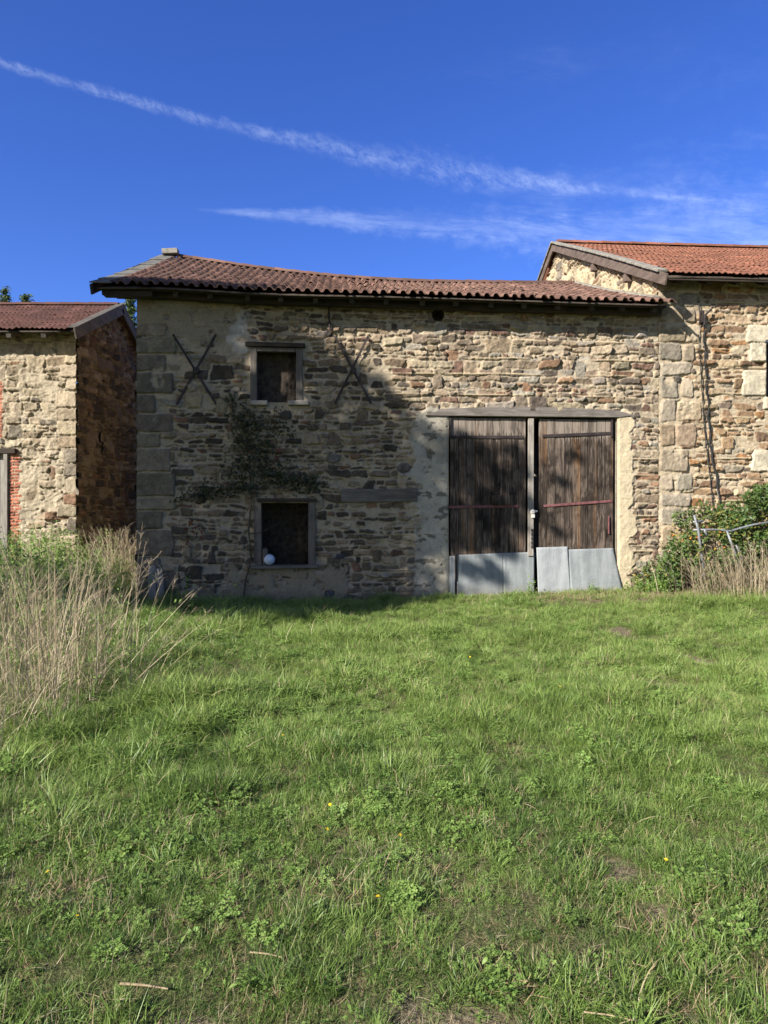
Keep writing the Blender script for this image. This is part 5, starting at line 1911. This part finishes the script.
# fallen stalks on the lawn
rg = np.random.default_rng(3)
sticks = [((62, 974), (88, 980), 0.006, 'short pale dry stalk lying in the near left grass'), ((74, 980), (86, 981), 0.008, None)]
for (x0, y0, x1, y1, rad, lb) in ((120, 976, 168, 981, 0.0042, 'pale broken reed lying in the grass near the bottom left corner'), (250, 945, 282, 950, 0.0032, 'thin straw stalk lying left of centre in the near grass'), (584, 1004, 632, 1012, 0.0026, 'long thin dry twig near the bottom of the lawn right of centre')):
    def gp(px, py):
        Y = CAM_H * FPX / (py - 512)
        for _ in range(3):
            X = (px - 384) / FPX * Y
            Y = (CAM_H - gzf(X, Y) - 0.05) * FPX / (py - 512)
        return Vector(((px - 384) / FPX * Y, Y, gzf((px - 384) / FPX * Y, Y) + 0.026))
    pA, pB = gp(x0, y0), gp(x1, y1)
    c = (pA + pB) / 2
    q = MB()
    q.tube([(pA - c), Vector((0.004, 0, 0.003)), (pB - c)], [rad, rad * 0.9, rad * 0.6], 6)
    o = q.build('dry_stalk', M['straw_stick'], None)
    o.location = c
    tag(o, lb, 'stalk')

# dandelions
dm = MB()
for k in range(14):
    a_ = k * 2 * math.pi / 14
    for (rr, zz) in ((0.016, 0.003), (0.010, 0.007)):
        d_ = Vector((math.cos(a_ + rr * 30), math.sin(a_ + rr * 30), 0))
        s_ = Vector((-d_.y, d_.x, 0)) * 0.0028
        dm.add([d_ * 0.002 - s_ + Vector((0, 0, zz)), d_ * 0.002 + s_ + Vector((0, 0, zz)), d_ * rr + s_ + Vector((0, 0, zz + 0.002)), d_ * rr - s_ + Vector((0, 0, zz + 0.002))], [(0, 1, 2, 3)])
dme = dm.build('dandelion', M['yellow'])
sm = MB()
sm.tube([(0, 0, -0.11), (0.004, 0, -0.05), (0, 0, 0.003)], 0.0018, 5)
stm = sm.build('stem', M['weed'], dme)
tag(dme, 'small yellow dandelion flower among the lawn grass', 'dandelion', 'dandelions in the lawn')
spots = [(378, 905), (77, 925), (48, 880), (120, 860), (330, 811), (666, 867), (327, 836), (400, 842), (283, 740), (470, 660), (560, 690), (610, 715)]
for i, (px, py) in enumerate(spots):
    p_ = gp(px, py)
    if i == 0:
        o = dme
    else:
        o = dme.copy()
        COL.objects.link(o)
        s2 = stm.copy()
        COL.objects.link(s2)
        s2.parent = o
    o.location = p_ + Vector((0, 0, 0.055))
    o.rotation_euler = (random.uniform(-0.5, 0.1), random.uniform(-0.4, 0.2), random.uniform(0, 6))
    o.scale = (0.42 + 0.22 * random.random(),) * 3

# ------------------------------------------------------------------ trees


def tree_limb(q, p0, p1, r0, r1, bend=0.1, n=6, seed=0):
    rg_ = random.Random(seed)
    p0, p1 = Vector(p0), Vector(p1)
    mid_ = (p0 + p1) / 2 + Vector((rg_.uniform(-1, 1), rg_.uniform(-1, 1), rg_.uniform(0, 1))) * bend * (p1 - p0).length
    pts_ = [p0 * (1 - t_) ** 2 + mid_ * 2 * t_ * (1 - t_) + p1 * t_ * t_ for t_ in np.linspace(0, 1, n)]
    q.tube(pts_, [r0 + (r1 - r0) * t_ for t_ in np.linspace(0, 1, n)], 8)


def conifer(x, y, top, rad, label, seed):
    z0 = gzf(x, y)
    tr = empty('conifer_tree', (x, y, z0), 0, label, 'tree', 'conifers behind the outbuilding')
    h = top - z0
    q = MB()
    q.tube([(0, 0, -0.3), (0, 0, h * 0.5), (0, 0, h * 0.99)], [0.25, 0.14, 0.02], 8)
    rg_ = np.random.default_rng(seed)
    pos, sz = [], []
    zz = h * 0.15
    while zz < h:
        rr = rad * (1 - zz / h) ** 0.85 + 0.12
        for k_ in range(7):
            a_ = rg_.random() * 6.283
            L = rr * rg_.uniform(0.65, 1.1)
            tip = Vector((math.cos(a_) * L, math.sin(a_) * L, zz - 0.10 * L + rg_.normal(0, 0.1)))
            q.tube([(0, 0, zz), tuple(Vector((tip.x * 0.55, tip.y * 0.55, zz + 0.06 * L))), tuple(tip)], [0.03, 0.02, 0.006], 4)
            m_ = int(14 + 50 * L / max(rad, .1))
            t_ = rg_.uniform(0.1, 1.02, m_)
            c_ = np.stack([tip.x * t_, tip.y * t_, zz + (tip.z - zz) * t_ + 0.06 * L * np.sin(np.pi * t_)], 1)
            pos.append(c_ + rg_.normal(0, 1, (m_, 3)) * np.array([0.16, 0.16, 0.10]) * (0.6 + 0.4 * L))
        zz += 0.30 + 0.02 * rr
    pos = np.concatenate(pos)
    v_, f_, l_ = leaves(pos, rg_.uniform(0.16, 0.34, len(pos)), rg_, (0, 0, 1), 0.3, 0.32, 0.3)
    q.build('trunk', M['bark'], tr)
    link('crown', np_mesh('crown', v_, f_, {'lv': l_}), M['conifer'], tr)


conifer(-15.6, 43.0, 15.1, 2.2, 'conifer seen in the gap between outbuilding and barn', 1)
conifer(-22.5, 44.0, 15.3, 2.6, 'conifer tip just above the outbuilding ridge, the right of two', 2)
conifer(-24.1, 44.5, 15.75, 2.8, 'conifer tip just above the outbuilding ridge at the left picture edge', 3)

# the big tree out of view to the left: its crown shades the left half of the barn
rg = np.random.default_rng(202)
POLY = np.array([(-5.7, -0.5), (-5.9, 2), (-5.5, 5.4), (-4.2, 6.3), (-2.6, 6.4), (-1.7, 5.6), (-1.15, 4.75), (-0.5, 4.35), (0.25, 3.95), (0.8, 3.55), (1.15, 2.7), (1.25, 1.2), (1.45, 0.2), (1.9, -0.6), (2.1, -1.5), (1.5, -2.7), (0.7, -2.4), (-1.5, -1.5), (-3.5, -0.9)])


def inside(p):
    x, z = p
    c_ = False
    n_ = len(POLY)
    for i_ in range(n_):
        (x0, z0), (x1, z1) = POLY[i_], POLY[(i_ + 1) % n_]
        if (z0 > z) != (z1 > z) and x < (x1 - x0) * (z - z0) / (z1 - z0) + x0:
            c_ = not c_
    return c_


def edge_dist(p):
    best = 9
    for i_ in range(len(POLY)):
        a_, b_ = POLY[i_], POLY[(i_ + 1) % len(POLY)]
        t_ = np.clip(np.dot(p - a_, b_ - a_) / np.dot(b_ - a_, b_ - a_), 0, 1)
        best = min(best, np.hypot(*(a_ + (b_ - a_) * t_ - p)))
    return best


def sunward(x, z, t_):
    """crown point whose shadow lands at wall position x, height z"""
    return np.array([x, OY + (x - OX) * math.tan(YAW), z]) + np.array(SUN) * t_


TB = Vector((-12.9, 3.0, 0))
TB.z = gzf(TB.x, TB.y)
tree = empty('broadleaf_tree', TB, 0, 'tall broadleaf tree at the side of the meadow, its crown shading the barn', 'tree')
cl_c, cl_r = [], []
tries = 0
while len(cl_c) < 175 and tries < 6000:
    tries += 1
    p = np.array([rg.uniform(-6, 2.1), rg.uniform(-2.8, 6.5)])
    if not inside(p):
        continue
    e = edge_dist(p)
    rad = min(0.75, max(0.22, e))
    if e < 0.18:
        continue
    ctr = np.hypot((p[0] + 2.4) / 3.6, (p[1] - 2.8) / 3.6)
    t_ = 16.0 + rg.normal(0, 1.0) * (1.3 - min(1.0, ctr))
    cl_c.append(sunward(p[0], p[1], t_))
    cl_r.append(rad)
big_n = len(cl_c)
for (px, py, rad) in ((478, 455, 0.28), (470, 500, 0.30), (505, 480, 0.22), (462, 445, 0.25), (490, 530, 0.28), (520, 470, 0.16), (515, 520, 0.18), (495, 575, 0.16), (470, 570, 0.15), (530, 505, 0.12), (488, 565, 0.12), (458, 470, 0.22), (488, 498, 0.22), (500, 545, 0.22), (462, 535, 0.25), (512, 450, 0.14), (480, 515, 0.2), (505, 510, 0.2), (560, 480, 0.10), (575, 455, 0.09), (555, 530, 0.10)):
    u_, z_ = W(px, py)
    cl_c.append(sunward(OX + u_ * CY, z_, 15.6 + rg.normal(0, 0.4)))
    cl_r.append(rad)
pos, sz = [], []
for i, (c, rad) in enumerate(zip(cl_c, cl_r)):
    n_ = int(165 * (rad / 0.75) ** 1.6) + 14 if i < big_n else int(150 * (rad / 0.28) ** 1.5)
    o_ = rg.normal(0, 1, (n_, 3))
    o_ /= np.linalg.norm(o_, axis=1, keepdims=True)
    pos.append(c + o_ * (rad * rg.uniform(0.25, 1.08, n_) ** 0.6)[:, None])
pos = np.concatenate(pos)
v, f, l = leaves(pos, rg.uniform(0.11, 0.22, len(pos)), rg, (0, 0, 1), 0.35, 0.6, 0.2)
tl = np.array(TB)
link('crown', np_mesh('crown', v - tl, f, {'lv': l}), M['tree_leaf'], tree)
q = MB()
cc_ = Vector(sunward(-2.4, 2.6, 16.0)) - TB
fork = Vector((0.2, 0.1, cc_.z - 3.6))
tree_limb(q, (0, 0, -0.3), fork, 0.34, 0.22, 0.02, 6, 1)
tops = []
for i in range(9):
    j = int(rg.integers(0, big_n))
    tgt = Vector(cl_c[j]) - TB
    mid_ = fork + (tgt - fork) * 0.55
    tree_limb(q, fork, mid_, 0.14, 0.07, 0.12, 5, 30 + i)
    tops.append(mid_)
for i, c in enumerate(cl_c):
    tgt = Vector(c) - TB
    b_ = min(tops, key=lambda p_: (p_ - tgt).length)
    tree_limb(q, b_, tgt, 0.04, 0.010, 0.10, 4, 60 + i)
q.build('trunk', M['bark'], tree)
